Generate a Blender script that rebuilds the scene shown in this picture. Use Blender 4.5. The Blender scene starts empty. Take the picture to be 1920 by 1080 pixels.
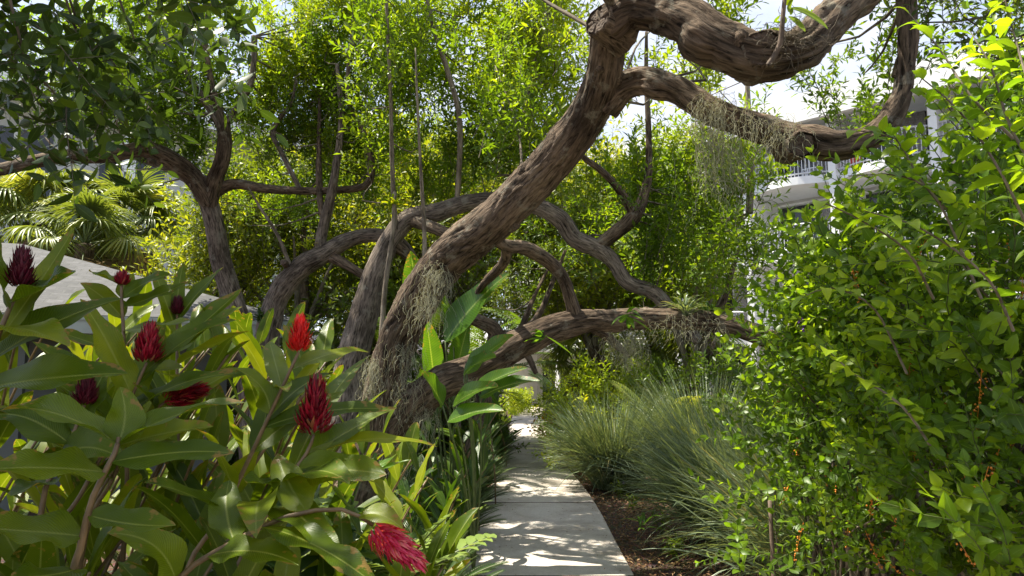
import bpy, math, random
import numpy as np
from mathutils import Vector

# ------------------------------------------------------------------ camera, sky, sun, exposure
S = bpy.context.scene
COL = S.collection
PITCH = math.atan(160/1280)
cam_d = bpy.data.cameras.new('camera'); cam = bpy.data.objects.new('camera', cam_d); COL.objects.link(cam)
cam.location = (0, 0, 1.6); cam.rotation_euler = (math.pi/2 + PITCH, 0, 0)
cam_d.sensor_width = 36; cam_d.lens = 24; cam_d.clip_start = 0.05; cam_d.clip_end = 2000
S.camera = cam

TO_SUN = Vector((-0.38, 0.10, 0.90)).normalized()
sun_d = bpy.data.lights.new('sun', 'SUN'); sun = bpy.data.objects.new('sun', sun_d); COL.objects.link(sun)
sun_d.energy = 5.0; sun_d.angle = math.radians(0.5); sun_d.color = (1.0, 0.94, 0.79)
sun.rotation_euler = TO_SUN.to_track_quat('Z', 'Y').to_euler()
W = bpy.data.worlds.new('World'); S.world = W; W.use_nodes = True
nt = W.node_tree; nt.nodes.clear()
wo = nt.nodes.new('ShaderNodeOutputWorld'); bg = nt.nodes.new('ShaderNodeBackground')
sky = nt.nodes.new('ShaderNodeTexSky'); sky.sky_type = 'NISHITA'; sky.sun_disc = False
sky.sun_elevation = math.asin(TO_SUN.z); sky.sun_rotation = math.atan2(TO_SUN.x, TO_SUN.y)
sky.air_density = 1.0; sky.dust_density = 1.0
tcw = nt.nodes.new('ShaderNodeTexCoord'); mpw = nt.nodes.new('ShaderNodeMapping')
mpw.inputs['Scale'].default_value = (1.3, 1.3, 3.2); mpw.inputs['Location'].default_value = (3.1, 0.4, 0.3)
nzw = nt.nodes.new('ShaderNodeTexNoise'); nzw.inputs['Scale'].default_value = 1.6; nzw.inputs['Detail'].default_value = 7
nzw.inputs['Roughness'].default_value = 0.62
rpw = nt.nodes.new('ShaderNodeValToRGB'); rpw.color_ramp.elements[0].position = 0.36; rpw.color_ramp.elements[1].position = 0.66
mxw = nt.nodes.new('ShaderNodeMixRGB'); mxw.inputs[2].default_value = (3.9, 4.05, 4.6, 1)
mulw = nt.nodes.new('ShaderNodeMath'); mulw.operation = 'MULTIPLY_ADD'; mulw.inputs[1].default_value = 0.72; mulw.inputs[2].default_value = 0.2
nt.links.new(tcw.outputs['Generated'], mpw.inputs['Vector']); nt.links.new(mpw.outputs[0], nzw.inputs['Vector'])
nt.links.new(nzw.outputs['Fac'], rpw.inputs[0]); nt.links.new(rpw.outputs[0], mulw.inputs[0]); nt.links.new(mulw.outputs[0], mxw.inputs[0])
nt.links.new(sky.outputs[0], mxw.inputs[1]); nt.links.new(mxw.outputs[0], bg.inputs['Color'])
bg.inputs['Strength'].default_value = 0.115
nt.links.new(bg.outputs[0], wo.inputs['Surface'])
S.view_settings.view_transform = 'Standard'; S.view_settings.look = 'None'
S.view_settings.exposure = 1.28; S.view_settings.gamma = 1.0

# ------------------------------------------------------------------ maths helpers
RNG = np.random.default_rng(11)
random.seed(5)
PI = math.pi
CP, SP = math.cos(PITCH), math.sin(PITCH)
def P(px, py, d):
    """a point on the sight line through photo pixel (px,py), d metres ahead"""
    a = (px-960)/1280; u = (540-py)/1280
    x, y, z = a, CP - SP*u, SP + CP*u
    k = d/y
    return np.array([x*k, d, 1.6 + z*k])
def G(px, py):
    """where that sight line meets the ground"""
    a = (px-960)/1280; u = (540-py)/1280
    x, y, z = a, CP - SP*u, SP + CP*u
    k = -1.6/z
    return np.array([x*k, y*k, 0.0])
def nrm(v):
    v = np.asarray(v, float); return v/np.maximum(np.linalg.norm(v, axis=-1, keepdims=True), 1e-9)
def A(*v): return np.array(v, float)
def frames(dirs, roll=None, rng=RNG):
    """rotation matrices (N,3,3) whose z column is dirs"""
    z = nrm(dirs); n = len(z)
    h = np.where(np.abs(z[:, 2:3]) > 0.9, A(1, 0, 0), A(0, 0, 1))
    x = nrm(np.cross(h, z)); y = np.cross(z, x)
    if roll is None: roll = rng.uniform(0, 2*PI, n)
    c, s = np.cos(roll)[:, None], np.sin(roll)[:, None]
    return np.stack([x*c + y*s, y*c - x*s, z], axis=2)

# ------------------------------------------------------------------ geometry buffer
class Geo:
    def __init__(s): s.v = []; s.q = []; s.t = []; s.var = []; s.tc = []; s.n = 0
    def add(s, v, q=None, t=None, var=0.5, tc=None):
        v = np.asarray(v, float).reshape(-1, 3); m = len(v)
        s.v.append(v)
        if q is not None and len(q): s.q.append(np.asarray(q, int).reshape(-1, 4) + s.n)
        if t is not None and len(t): s.t.append(np.asarray(t, int).reshape(-1, 3) + s.n)
        s.var.append(np.broadcast_to(np.asarray(var, float), (m,)).copy())
        s.tc.append(np.zeros((m, 3)) if tc is None else np.asarray(tc, float).reshape(-1, 3))
        s.n += m; return s
    def box(s, c, size, rz=0, var=0.5):
        c = np.asarray(c, float); h = np.asarray(size, float)/2
        k = np.array([[x, y, z] for z in (-1, 1) for y in (-1, 1) for x in (-1, 1)], float)*h
        cr, sr = math.cos(rz), math.sin(rz)
        k = np.stack([k[:, 0]*cr - k[:, 1]*sr, k[:, 0]*sr + k[:, 1]*cr, k[:, 2]], 1) + c
        return s.add(k, [[0, 2, 3, 1], [4, 5, 7, 6], [0, 1, 5, 4], [2, 6, 7, 3], [0, 4, 6, 2], [1, 3, 7, 5]], var=var, tc=k)
    def build(s, name, mat, parent=None, smooth=True):
        me = bpy.data.meshes.new(name)
        if s.n:
            v = np.concatenate(s.v).astype(np.float32)
            q = np.concatenate(s.q) if s.q else np.zeros((0, 4), int)
            t = np.concatenate(s.t) if s.t else np.zeros((0, 3), int)
            me.vertices.add(len(v)); me.vertices.foreach_set('co', v.ravel())
            li = np.concatenate([q.ravel(), t.ravel()]).astype(np.int32)
            me.loops.add(len(li)); me.loops.foreach_set('vertex_index', li)
            me.polygons.add(len(q)+len(t))
            ls = np.concatenate([np.arange(len(q))*4, len(q)*4 + np.arange(len(t))*3]).astype(np.int32)
            me.polygons.foreach_set('loop_start', ls)
            me.update(calc_edges=True)
            me.polygons.foreach_set('use_smooth', np.full(len(ls), smooth))
            a = me.attributes.new('var', 'FLOAT', 'POINT'); a.data.foreach_set('value', np.concatenate(s.var).astype(np.float32))
            b = me.attributes.new('tc', 'FLOAT_VECTOR', 'POINT'); b.data.foreach_set('vector', np.concatenate(s.tc).astype(np.float32).ravel())
        me.materials.append(mat)
        o = bpy.data.objects.new(name, me); COL.objects.link(o)
        if parent is not None: o.parent = parent
        return o

def local(root, geo_or_none=None): return root
def thing(name, label, cat, loc=(0, 0, 0), group=None):
    o = bpy.data.objects.new(name, None); COL.objects.link(o)
    o.location = tuple(float(x) for x in loc); o.empty_display_size = 0.1
    o['label'] = label; o['category'] = cat
    if group: o['group'] = group
    return o
def part(name, geo, mat, root, smooth=True, label=None):
    """geometry given in world space, stored relative to its thing"""
    off = np.array(root.location) if root is not None else np.zeros(3)
    r = root
    while r is not None and r.parent is not None:
        r = r.parent; off = off + np.array(r.location)
    geo.v = [v - off for v in geo.v]
    o = geo.build(name, mat, root, smooth)
    if label: o['label'] = label
    return o
def tag(o, label, cat, group=None, kind=None):
    o['label'] = label; o['category'] = cat
    if group: o['group'] = group
    if kind: o['kind'] = kind
    return o
def structure(o): o['kind'] = 'structure'; return o
def copy_tree(o, parent=None):
    c = o.copy(); COL.objects.link(c)
    if parent is not None: c.parent = parent
    for ch in [x for x in bpy.data.objects if x.parent == o]: copy_tree(ch, c)
    return c

# ------------------------------------------------------------------ blades = leaves of all sizes
class BD:
    """bunch of blade descriptors: Base, Ctrl, Tip, Hint normal, Width"""
    def __init__(s, B, C, T, H, Wd):
        s.B, s.C, s.T, s.H = [np.asarray(a, float).reshape(-1, 3) for a in (B, C, T, H)]
        s.W = np.broadcast_to(np.asarray(Wd, float), (len(s.B),)).copy()
    def __len__(s): return len(s.B)
def bcat(l):
    return BD(*[np.concatenate([getattr(x, k) for x in l]) for k in 'BCTH'], np.concatenate([x.W for x in l]))
def scatter(bd, pos, R, sc):
    n, m = len(pos), len(bd); sc = np.broadcast_to(np.asarray(sc, float), (n,))
    f = lambda X: (np.einsum('nij,mj->nmi', R, X)*sc[:, None, None] + pos[:, None, :]).reshape(-1, 3)
    H = np.einsum('nij,mj->nmi', R, bd.H).reshape(-1, 3)
    return BD(f(bd.B), f(bd.C), f(bd.T), H, (sc[:, None]*bd.W[None, :]).ravel())
PROF = {
 'lance': lambda v: np.sin(PI*np.clip(v, 0, 1)**0.8)**0.85,
 'ginger': lambda v: np.minimum(1, (v/0.22+0.02))**0.6*np.maximum(0, 1-v**3.2)**0.8,
 'ovate': lambda v: np.sin(PI*np.clip(v, 0, 1)**0.62)**0.8,
 'grass': lambda v: (1-v**2.2)*0.92+0.03,
 'strap': lambda v: np.minimum(1, v*5+.35)*(1-v**4)+0.02,
}
def blades(g, bd, nv=6, nu=3, prof='lance', fold=0.25, wave=0.0, var=None, rng=RNG, teeth=0):
    n = len(bd)
    if n == 0: return
    v = np.linspace(0, 1, nv+1); u = np.linspace(-1, 1, nu)
    V = v[None, :, None]
    pos = (1-V)**2*bd.B[:, None] + 2*V*(1-V)*bd.C[:, None] + V**2*bd.T[:, None]
    tan = nrm(2*(1-V)*(bd.C-bd.B)[:, None] + 2*V*(bd.T-bd.C)[:, None])
    side = nrm(np.cross(tan, np.broadcast_to(bd.H[:, None], tan.shape)))
    nn = np.cross(side, tan)
    w = bd.W[:, None]/2*np.maximum(PROF[prof](v), 0.0)[None, :]
    w = np.broadcast_to(w, (n, nv+1)).copy()
    if teeth: w[:, 1:-1:2] *= 1-teeth
    U = u[None, None, :, None]
    fo = fold if np.ndim(fold) == 0 else np.asarray(fold)[:, None, None, None]
    ww = w[:, :, None, None]
    vert = pos[:, :, None] + side[:, :, None]*U*ww*np.cos(fo) + nn[:, :, None]*np.abs(U)**1.3*ww*np.sin(fo)
    if wave:
        ph = rng.uniform(0, 6.28, (n, 1, 1, 1)); k = rng.uniform(8, 16, (n, 1, 1, 1))
        vert = vert + nn[:, :, None]*np.abs(U)**2*ww*wave*np.sin(V[..., None]*k + ph + U)
    per = (nv+1)*nu
    i = np.arange(nv)[:, None]*nu + np.arange(nu-1)[None, :]
    q = np.stack([i, i+1, i+1+nu, i+nu], -1).reshape(-1, 4)
    Q = (q[None] + (np.arange(n)*per)[:, None, None]).reshape(-1, 4)
    tc = np.broadcast_to(np.stack(np.broadcast_arrays(u[None, :], v[:, None], 0*v[:, None]), -1)[None], (n, nv+1, nu, 3)).copy()
    tc[..., 2] = (np.linalg.norm(bd.T-bd.B, axis=1))[:, None, None]
    if var is None: var = rng.uniform(0, 1, n)
    g.add(vert.reshape(-1, 3), Q, var=np.repeat(var, per), tc=tc.reshape(-1, 3))
def tiny(g, bd, var=None, fold=0.3, rng=RNG):
    """cheap folded leaf: 6 vertices, 4 triangles drawn as two quads"""
    n = len(bd)
    if n == 0: return
    tan = nrm(bd.T-bd.B); side = nrm(np.cross(tan, bd.H)); nn = np.cross(side, tan)
    m = bd.B*0.28+bd.C*0.5+bd.T*0.22
    w = bd.W[:, None]/2
    L = m - side*w*math.cos(fold) + nn*w*math.sin(fold); R_ = m + side*w*math.cos(fold) + nn*w*math.sin(fold)
    V = np.stack([bd.B, L, bd.T, R_], 1).reshape(-1, 3)
    k = (np.arange(n)*4)[:, None]
    T_ = np.concatenate([k+np.array([[0, 2, 1]]), k+np.array([[0, 3, 2]])])
    if var is None: var = rng.uniform(0, 1, n)
    tc = np.tile(np.array([[0, 0, 0], [-1, .5, 0], [0, 1, 0], [1, .5, 0]], float), (n, 1))
    g.add(V, t=T_, var=np.repeat(var, 4), tc=tc)
def prisms(g, P0, P1, r0, r1, sides=3, var=0.5):
    P0 = np.asarray(P0, float).reshape(-1, 3); P1 = np.asarray(P1, float).reshape(-1, 3); n = len(P0)
    if n == 0: return
    r0 = np.broadcast_to(r0, (n,)); r1 = np.broadcast_to(r1, (n,))
    F = frames(P1-P0, np.zeros(n)); a = np.arange(sides)*2*PI/sides
    c = np.cos(a)[None, :, None]*F[:, None, :, 0] + np.sin(a)[None, :, None]*F[:, None, :, 1]
    V = np.stack([P0[:, None]+c*r0[:, None, None], P1[:, None]+c*r1[:, None, None]], 1).reshape(-1, 3)
    i = np.arange(sides); j = (i+1) % sides
    q = np.stack([i, j, j+sides, i+sides], 1)
    Q = (q[None] + (np.arange(n)*2*sides)[:, None, None]).reshape(-1, 4)
    g.add(V, Q, var=var, tc=V)

# ------------------------------------------------------------------ tubes with bark relief
def crom(pts, step):
    pts = np.asarray(pts, float)
    p = np.vstack([2*pts[0]-pts[1], pts, 2*pts[-1]-pts[-2]])
    out = []
    for i in range(1, len(p)-2):
        L = np.linalg.norm(p[i+1][:3]-p[i][:3]); n = max(2, int(L/step))
        t = np.linspace(0, 1, n, endpoint=False)[:, None]
        out.append(0.5*((2*p[i]) + (-p[i-1]+p[i+1])*t + (2*p[i-1]-5*p[i]+4*p[i+1]-p[i+2])*t**2 + (-p[i-1]+3*p[i]-3*p[i+1]+p[i+2])*t**3))
    out.append(pts[-1:]); return np.vstack(out)
def vnoise(x, y, na, seed):
    """value noise, periodic in x with period na"""
    r = np.random.default_rng(seed).random((na, 512))
    xi = np.floor(x).astype(int); yi = np.floor(y).astype(int); fx = x-xi; fy = y-yi
    fx = fx*fx*(3-2*fx); fy = fy*fy*(3-2*fy)
    g = lambda a, b: r[a % na, b % 512]
    return (g(xi, yi)*(1-fx)+g(xi+1, yi)*fx)*(1-fy) + (g(xi, yi+1)*(1-fx)+g(xi+1, yi+1)*fx)*fy
def tube(g, pts, sides=12, step=0.08, relief=0.0, seed=1, cap=True, var=0.5, lump=0.0):
    """pts rows: x,y,z,r"""
    c = crom(pts, step); X = c[:, :3]; r = np.maximum(c[:, 3], 0.0008); n = len(X)
    T_ = nrm(np.gradient(X, axis=0))
    N = np.zeros_like(T_); h = A(0, 0, 1) if abs(T_[0][2]) < .9 else A(1, 0, 0)
    N[0] = nrm(np.cross(h, T_[0]))
    for i in range(1, n):
        N[i] = nrm(N[i-1]-T_[i]*np.dot(N[i-1], T_[i]))
    Bn = np.cross(T_, N)
    a = np.arange(sides)*2*PI/sides
    ln = np.concatenate([[0], np.cumsum(np.linalg.norm(np.diff(X, axis=0), axis=1))])
    aa, ll = np.meshgrid(a, ln)
    d = np.zeros_like(aa)
    if relief:
        R0 = float(np.median(r)); k = max(5, int(2*PI*R0/0.036))
        wob = (vnoise(aa/(2*PI)*3, ll/0.35, 3, seed+9)-.5)*1.1
        w1 = vnoise((aa+wob)/(2*PI)*k, ll/0.22, k, seed); w2 = vnoise((aa+wob*1.3)/(2*PI)*2*k, ll/0.085, 2*k, seed+1)
        d = relief*((1-np.abs(2*w1-1)*2)*0.75 + (1-np.abs(2*w2-1)*2)*0.45)
        d += relief*1.5*(vnoise(aa/(2*PI)*4, ll/0.28, 4, seed+2)-.5)
        if lump: d += lump*np.maximum(0, vnoise(aa/(2*PI)*3, ll/0.22, 3, seed+5)-.62)*3
    if relief: var = np.clip(.55+d/relief*.4, 0, 1).ravel()
    rr = r[:, None] + d*np.minimum(1, r[:, None]/max(0.03, float(r.max())))
    V = X[:, None] + (N[:, None]*np.cos(a)[None, :, None] + Bn[:, None]*np.sin(a)[None, :, None])*rr[..., None]
    tc = np.stack([np.cos(aa)*r[:, None], np.sin(aa)*r[:, None], ll+seed*3.7], -1)
    i = np.arange(n-1)[:, None]*sides; j = np.arange(sides)[None, :]; j2 = (j+1) % sides
    Q = np.stack([i+j, i+j2, i+sides+j2, i+sides+j], -1).reshape(-1, 4)
    V = V.reshape(-1, 3); tc = tc.reshape(-1, 3)
    m = len(V)
    if cap:
        if np.ndim(var): var = np.append(var, .5)
        V = np.vstack([V, X[-1]+T_[-1]*r[-1]*0.25]); tc = np.vstack([tc, tc[-1]*0+A(0, 0, ln[-1])])
        tt = np.stack([m-sides+np.arange(sides), m-sides+(np.arange(sides)+1) % sides, np.full(sides, m)], 1)
        g.add(V, Q, tt, var=var, tc=tc)
    else: g.add(V, Q, var=var, tc=tc)
    return X, r

# ------------------------------------------------------------------ materials
def mat(name):
    m = bpy.data.materials.new(name); m.use_nodes = True; m.node_tree.nodes.clear(); return m, m.node_tree
def N_(t, typ, **kw):
    n = t.nodes.new(typ)
    for k, v in kw.items(): setattr(n, k, v)
    return n
def attr(t, name): n = N_(t, 'ShaderNodeAttribute'); n.attribute_name = name; return n
def ramp(t, stops):
    n = N_(t, 'ShaderNodeValToRGB'); cr = n.color_ramp
    while len(cr.elements) < len(stops): cr.elements.new(0.5)
    for e, (p, c) in zip(cr.elements, stops): e.position = p; e.color = (*c, 1)
    return n
def leaf_mat(name, stops, trans=0.45, tcol=2.2, rough=0.42, spec=0.4, veins=0, mid=None, noise=0.0):
    m, t = mat(name); L = t.links.new
    out = N_(t, 'ShaderNodeOutputMaterial'); pb = N_(t, 'ShaderNodeBsdfPrincipled'); tr = N_(t, 'ShaderNodeBsdfTranslucent')
    mx = N_(t, 'ShaderNodeMixShader'); mx.inputs[0].default_value = trans
    rp = ramp(t, stops); L(attr(t, 'var').outputs['Fac'], rp.inputs[0]); c = rp.outputs[0]
    if noise:
        tc = N_(t, 'ShaderNodeTexCoord'); nz = N_(t, 'ShaderNodeTexNoise'); nz.inputs['Scale'].default_value = noise; nz.inputs['Detail'].default_value = 3
        L(tc.outputs['Object'], nz.inputs['Vector'])
        r2 = ramp(t, [(0.35, (0.72, 0.78, 0.7)), (0.65, (1.15, 1.1, 1.0))]); L(nz.outputs['Fac'], r2.inputs[0])
        mm = N_(t, 'ShaderNodeMixRGB', blend_type='MULTIPLY'); mm.inputs[0].default_value = 1; L(c, mm.inputs[1]); L(r2.outputs[0], mm.inputs[2]); c = mm.outputs[0]
    if veins or mid:
        sp = N_(t, 'ShaderNodeSeparateXYZ'); L(attr(t, 'tc').outputs['Vector'], sp.inputs[0])
        ab = N_(t, 'ShaderNodeMath', operation='ABSOLUTE'); L(sp.outputs[0], ab.inputs[0])
    if mid:
        lt = N_(t, 'ShaderNodeMapRange'); lt.inputs[1].default_value = 0.02; lt.inputs[2].default_value = 0.09; lt.inputs[3].default_value = 0.75; lt.inputs[4].default_value = 0
        L(ab.outputs[0], lt.inputs[0])
        mm = N_(t, 'ShaderNodeMixRGB'); L(lt.outputs[0], mm.inputs[0]); L(c, mm.inputs[1]); mm.inputs[2].default_value = (*mid, 1); c = mm.outputs[0]
    if veins:
        # feather veins: lines of constant (along*length*k - across*s)
        ml = N_(t, 'ShaderNodeMath', operation='MULTIPLY'); L(sp.outputs[1], ml.inputs[0]); L(sp.outputs[2], ml.inputs[1])
        m2 = N_(t, 'ShaderNodeMath', operation='MULTIPLY'); L(ab.outputs[0], m2.inputs[0]); m2.inputs[1].default_value = -0.055
        sm = N_(t, 'ShaderNodeMath', operation='ADD'); L(ml.outputs[0], sm.inputs[0]); L(m2.outputs[0], sm.inputs[1])
        m3 = N_(t, 'ShaderNodeMath', operation='MULTIPLY'); L(sm.outputs[0], m3.inputs[0]); m3.inputs[1].default_value = veins
        sn = N_(t, 'ShaderNodeMath', operation='SINE'); L(m3.outputs[0], sn.inputs[0])
        bp = N_(t, 'ShaderNodeBump'); bp.inputs['Strength'].default_value = 0.22; bp.inputs['Distance'].default_value = 0.002
        L(sn.outputs[0], bp.inputs['Height']); L(bp.outputs[0], pb.inputs['Normal']); L(bp.outputs[0], tr.inputs['Normal'])
        vr = N_(t, 'ShaderNodeMapRange'); vr.inputs[1].default_value = -1; vr.inputs[2].default_value = 1; vr.inputs[3].default_value = 0.9; vr.inputs[4].default_value = 1.08
        L(sn.outputs[0], vr.inputs[0]); mv = N_(t, 'ShaderNodeMixRGB', blend_type='MULTIPLY'); mv.inputs[0].default_value = 1
        L(c, mv.inputs[1]); L(vr.outputs[0], mv.inputs[2]); c = mv.outputs[0]
    if mid and veins:
        n5 = N_(t, 'ShaderNodeTexNoise'); n5.inputs['Scale'].default_value = 38; n5.inputs['Detail'].default_value = 5; t5 = N_(t, 'ShaderNodeTexCoord'); L(t5.outputs['Object'], n5.inputs['Vector'])
        a5 = N_(t, 'ShaderNodeMath', operation='MULTIPLY_ADD'); L(sp.outputs[1], a5.inputs[0]); a5.inputs[1].default_value = 0.35; L(n5.outputs['Fac'], a5.inputs[2])
        b5 = N_(t, 'ShaderNodeMath', operation='MULTIPLY_ADD'); L(ab.outputs[0], b5.inputs[0]); b5.inputs[1].default_value = 0.14; L(a5.outputs[0], b5.inputs[2])
        r5 = ramp(t, [(0.93, (0, 0, 0)), (1.0, (0.85, 0.85, 0.85))]); L(b5.outputs[0], r5.inputs[0])
        m5 = N_(t, 'ShaderNodeMixRGB'); L(r5.outputs[0], m5.inputs[0]); L(c, m5.inputs[1]); m5.inputs[2].default_value = (0.24, 0.15, 0.04, 1); c = m5.outputs[0]
    L(c, pb.inputs['Base Color'])
    tm = N_(t, 'ShaderNodeMixRGB', blend_type='MULTIPLY'); tm.inputs[0].default_value = 1
    L(c, tm.inputs[1]); tm.inputs[2].default_value = (tcol*1.12, tcol, tcol*0.35, 1); L(tm.outputs[0], tr.inputs['Color'])
    pb.inputs['Roughness'].default_value = rough; pb.inputs['Specular IOR Level'].default_value = spec
    L(pb.outputs[0], mx.inputs[1]); L(tr.outputs[0], mx.inputs[2]); L(mx.outputs[0], out.inputs['Surface'])
    return m
def bark_mat(name, dark, light, scale=1.0, bump=0.9):
    m, t = mat(name); L = t.links.new
    out = N_(t, 'ShaderNodeOutputMaterial'); pb = N_(t, 'ShaderNodeBsdfPrincipled')
    at = attr(t, 'tc')
    mp = N_(t, 'ShaderNodeMapping'); mp.inputs['Scale'].default_value = (55*scale, 55*scale, 8*scale); L(at.outputs['Vector'], mp.inputs['Vector'])
    nz = N_(t, 'ShaderNodeTexNoise'); nz.inputs['Scale'].default_value = 1; nz.inputs['Detail'].default_value = 6; nz.inputs['Roughness'].default_value = 0.65; nz.inputs['Distortion'].default_value = 0.6
    L(mp.outputs[0], nz.inputs['Vector'])
    mp2 = N_(t, 'ShaderNodeMapping'); mp2.inputs['Scale'].default_value = (5, 5, 2.2); L(at.outputs['Vector'], mp2.inputs['Vector'])
    n2 = N_(t, 'ShaderNodeTexNoise'); n2.inputs['Scale'].default_value = 1; n2.inputs['Detail'].default_value = 4; L(mp2.outputs[0], n2.inputs['Vector'])
    rp = ramp(t, [(0.34, dark), (0.5, tuple((a+b)/2 for a, b in zip(dark, light))), (0.68, light)]); L(nz.outputs['Fac'], rp.inputs[0])
    r2 = ramp(t, [(0.35, (0.62, 0.6, 0.58)), (0.52, (1, 1, 1)), (0.7, (1.25, 1.28, 1.25))]); L(n2.outputs['Fac'], r2.inputs[0])
    mm = N_(t, 'ShaderNodeMixRGB', blend_type='MULTIPLY'); mm.inputs[0].default_value = 1; L(rp.outputs[0], mm.inputs[1]); L(r2.outputs[0], mm.inputs[2])
    r3 = ramp(t, [(0.12, (0.3, 0.27, 0.25)), (0.5, (0.9, 0.9, 0.9)), (0.9, (1.25, 1.25, 1.25))]); L(attr(t, 'var').outputs['Fac'], r3.inputs[0])
    m3 = N_(t, 'ShaderNodeMixRGB', blend_type='MULTIPLY'); m3.inputs[0].default_value = 1; L(mm.outputs[0], m3.inputs[1]); L(r3.outputs[0], m3.inputs[2]); mm = m3
    n3 = N_(t, 'ShaderNodeTexNoise'); n3.inputs['Scale'].default_value = 7; n3.inputs['Detail'].default_value = 7; n3.inputs['Roughness'].default_value = 0.7; L(at.outputs['Vector'], n3.inputs['Vector'])
    r4 = ramp(t, [(0.56, (0, 0, 0)), (0.64, (0.55, 0.55, 0.55))]); L(n3.outputs['Fac'], r4.inputs[0])
    m4 = N_(t, 'ShaderNodeMixRGB'); L(r4.outputs[0], m4.inputs[0]); L(mm.outputs[0], m4.inputs[1]); m4.inputs[2].default_value = (0.27, 0.25, 0.20, 1); mm = m4
    L(mm.outputs[0], pb.inputs['Base Color']); pb.inputs['Roughness'].default_value = 0.88; pb.inputs['Specular IOR Level'].default_value = 0.2
    bp = N_(t, 'ShaderNodeBump'); bp.inputs['Strength'].default_value = bump; bp.inputs['Distance'].default_value = 0.03
    L(nz.outputs['Fac'], bp.inputs['Height']); L(bp.outputs[0], pb.inputs['Normal'])
    L(pb.outputs[0], out.inputs['Surface']); return m
def plain(name, col, rough=0.6, noise=None, amt=0.15, bump=0.0, spec=0.5, detail=5):
    m, t = mat(name); L = t.links.new
    out = N_(t, 'ShaderNodeOutputMaterial'); pb = N_(t, 'ShaderNodeBsdfPrincipled')
    pb.inputs['Roughness'].default_value = rough; pb.inputs['Specular IOR Level'].default_value = spec
    nz = N_(t, 'ShaderNodeTexNoise'); nz.inputs['Scale'].default_value = noise or 3; nz.inputs['Detail'].default_value = detail
    tc = N_(t, 'ShaderNodeTexCoord'); L(tc.outputs['Object'], nz.inputs['Vector'])
    rp = ramp(t, [(0.3, tuple(c*(1-amt) for c in col)), (0.7, tuple(min(1, c*(1+amt)) for c in col))]); L(nz.outputs['Fac'], rp.inputs[0])
    L(rp.outputs[0], pb.inputs['Base Color'])
    if bump:
        bp = N_(t, 'ShaderNodeBump'); bp.inputs['Strength'].default_value = bump; bp.inputs['Distance'].default_value = 0.01
        L(nz.outputs['Fac'], bp.inputs['Height']); L(bp.outputs[0], pb.inputs['Normal'])
    L(pb.outputs[0], out.inputs['Surface']); return m

M = {}
M['bark'] = bark_mat('bark', (0.012, 0.008, 0.005), (0.22, 0.158, 0.112))
M['bark_pale'] = bark_mat('bark_pale', (0.02, 0.015, 0.012), (0.30, 0.24, 0.195))
M['twig'] = bark_mat('twig', (0.07, 0.055, 0.04), (0.3, 0.25, 0.19), bump=0.3)
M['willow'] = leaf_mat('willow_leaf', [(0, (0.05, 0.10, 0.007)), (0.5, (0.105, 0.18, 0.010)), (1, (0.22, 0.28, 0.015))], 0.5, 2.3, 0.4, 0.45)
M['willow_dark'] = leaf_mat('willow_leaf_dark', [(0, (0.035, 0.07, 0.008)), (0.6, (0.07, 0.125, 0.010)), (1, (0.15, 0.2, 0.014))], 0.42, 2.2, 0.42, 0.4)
M['far'] = leaf_mat('far_leaf', [(0, (0.05, 0.085, 0.008)), (0.6, (0.12, 0.17, 0.012)), (1, (0.26, 0.28, 0.02))], 0.45, 2.2, 0.45, 0.35)
M['broad_dark'] = leaf_mat('broad_dark_leaf', [(0, (0.022, 0.045, 0.010)), (0.75, (0.045, 0.085, 0.012)), (1, (0.10, 0.16, 0.015))], 0.3, 2.2, 0.38, 0.35, mid=(0.09, 0.14, 0.04))
M['dewdrop'] = leaf_mat('dewdrop_leaf', [(0, (0.035, 0.072, 0.005)), (0.5, (0.085, 0.165, 0.009)), (1, (0.24, 0.34, 0.016))], 0.5, 2.4, 0.4, 0.4, mid=(0.15, 0.24, 0.04))
M['ginger'] = leaf_mat('ginger_leaf', [(0, (0.05, 0.088, 0.005)), (0.6, (0.105, 0.155, 0.007)), (1, (0.19, 0.225, 0.012))], 0.36, 2.1, 0.33, 0.3, veins=900, mid=(0.22, 0.26, 0.06), noise=9)
M['banana'] = leaf_mat('banana_leaf', [(0, (0.05, 0.12, 0.012)), (1, (0.10, 0.2, 0.02))], 0.45, 2.2, 0.3, 0.5, veins=260, mid=(0.22, 0.3, 0.08), noise=5)
M['shell'] = leaf_mat('shell_ginger_leaf', [(0, (0.025, 0.06, 0.008)), (0.7, (0.055, 0.115, 0.012)), (1, (0.12, 0.19, 0.018))], 0.3, 2.1, 0.36, 0.4, veins=500, mid=(0.14, 0.2, 0.05))
M['stalk'] = plain('green_stalk', (0.08, 0.11, 0.025), 0.5, 20, 0.35)
M['stalk_red'] = plain('reddish_stalk', (0.16, 0.10, 0.04), 0.5, 20, 0.4)
M['red'] = leaf_mat('red_bract', [(0, (0.12, 0.003, 0.014)), (0.6, (0.30, 0.006, 0.026)), (0.93, (0.5, 0.02, 0.05)), (1, (0.35, 0.15, 0.06))], 0.3, 1.3, 0.35, 0.5)
M['redbright'] = leaf_mat('scarlet_bract', [(0, (0.45, 0.006, 0.008)), (1, (0.75, 0.02, 0.02))], 0.3, 1.2, 0.35, 0.5)
M['pinkpet'] = leaf_mat('pink_bract', [(0, (0.5, 0.01, 0.06)), (0.7, (0.7, 0.05, 0.13)), (1, (0.75, 0.3, 0.2))], 0.3, 1.2, 0.35, 0.5)
M['maroon'] = leaf_mat('maroon_bract', [(0, (0.05, 0.004, 0.012)), (1, (0.13, 0.008, 0.025))], 0.2, 1.3, 0.4, 0.4)
M['grass'] = leaf_mat('fountain_grass', [(0, (0.085, 0.13, 0.07)), (0.6, (0.165, 0.22, 0.13)), (0.93, (0.28, 0.33, 0.18)), (1, (0.3, 0.27, 0.13))], 0.28, 1.8, 0.33, 0.5)
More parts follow.
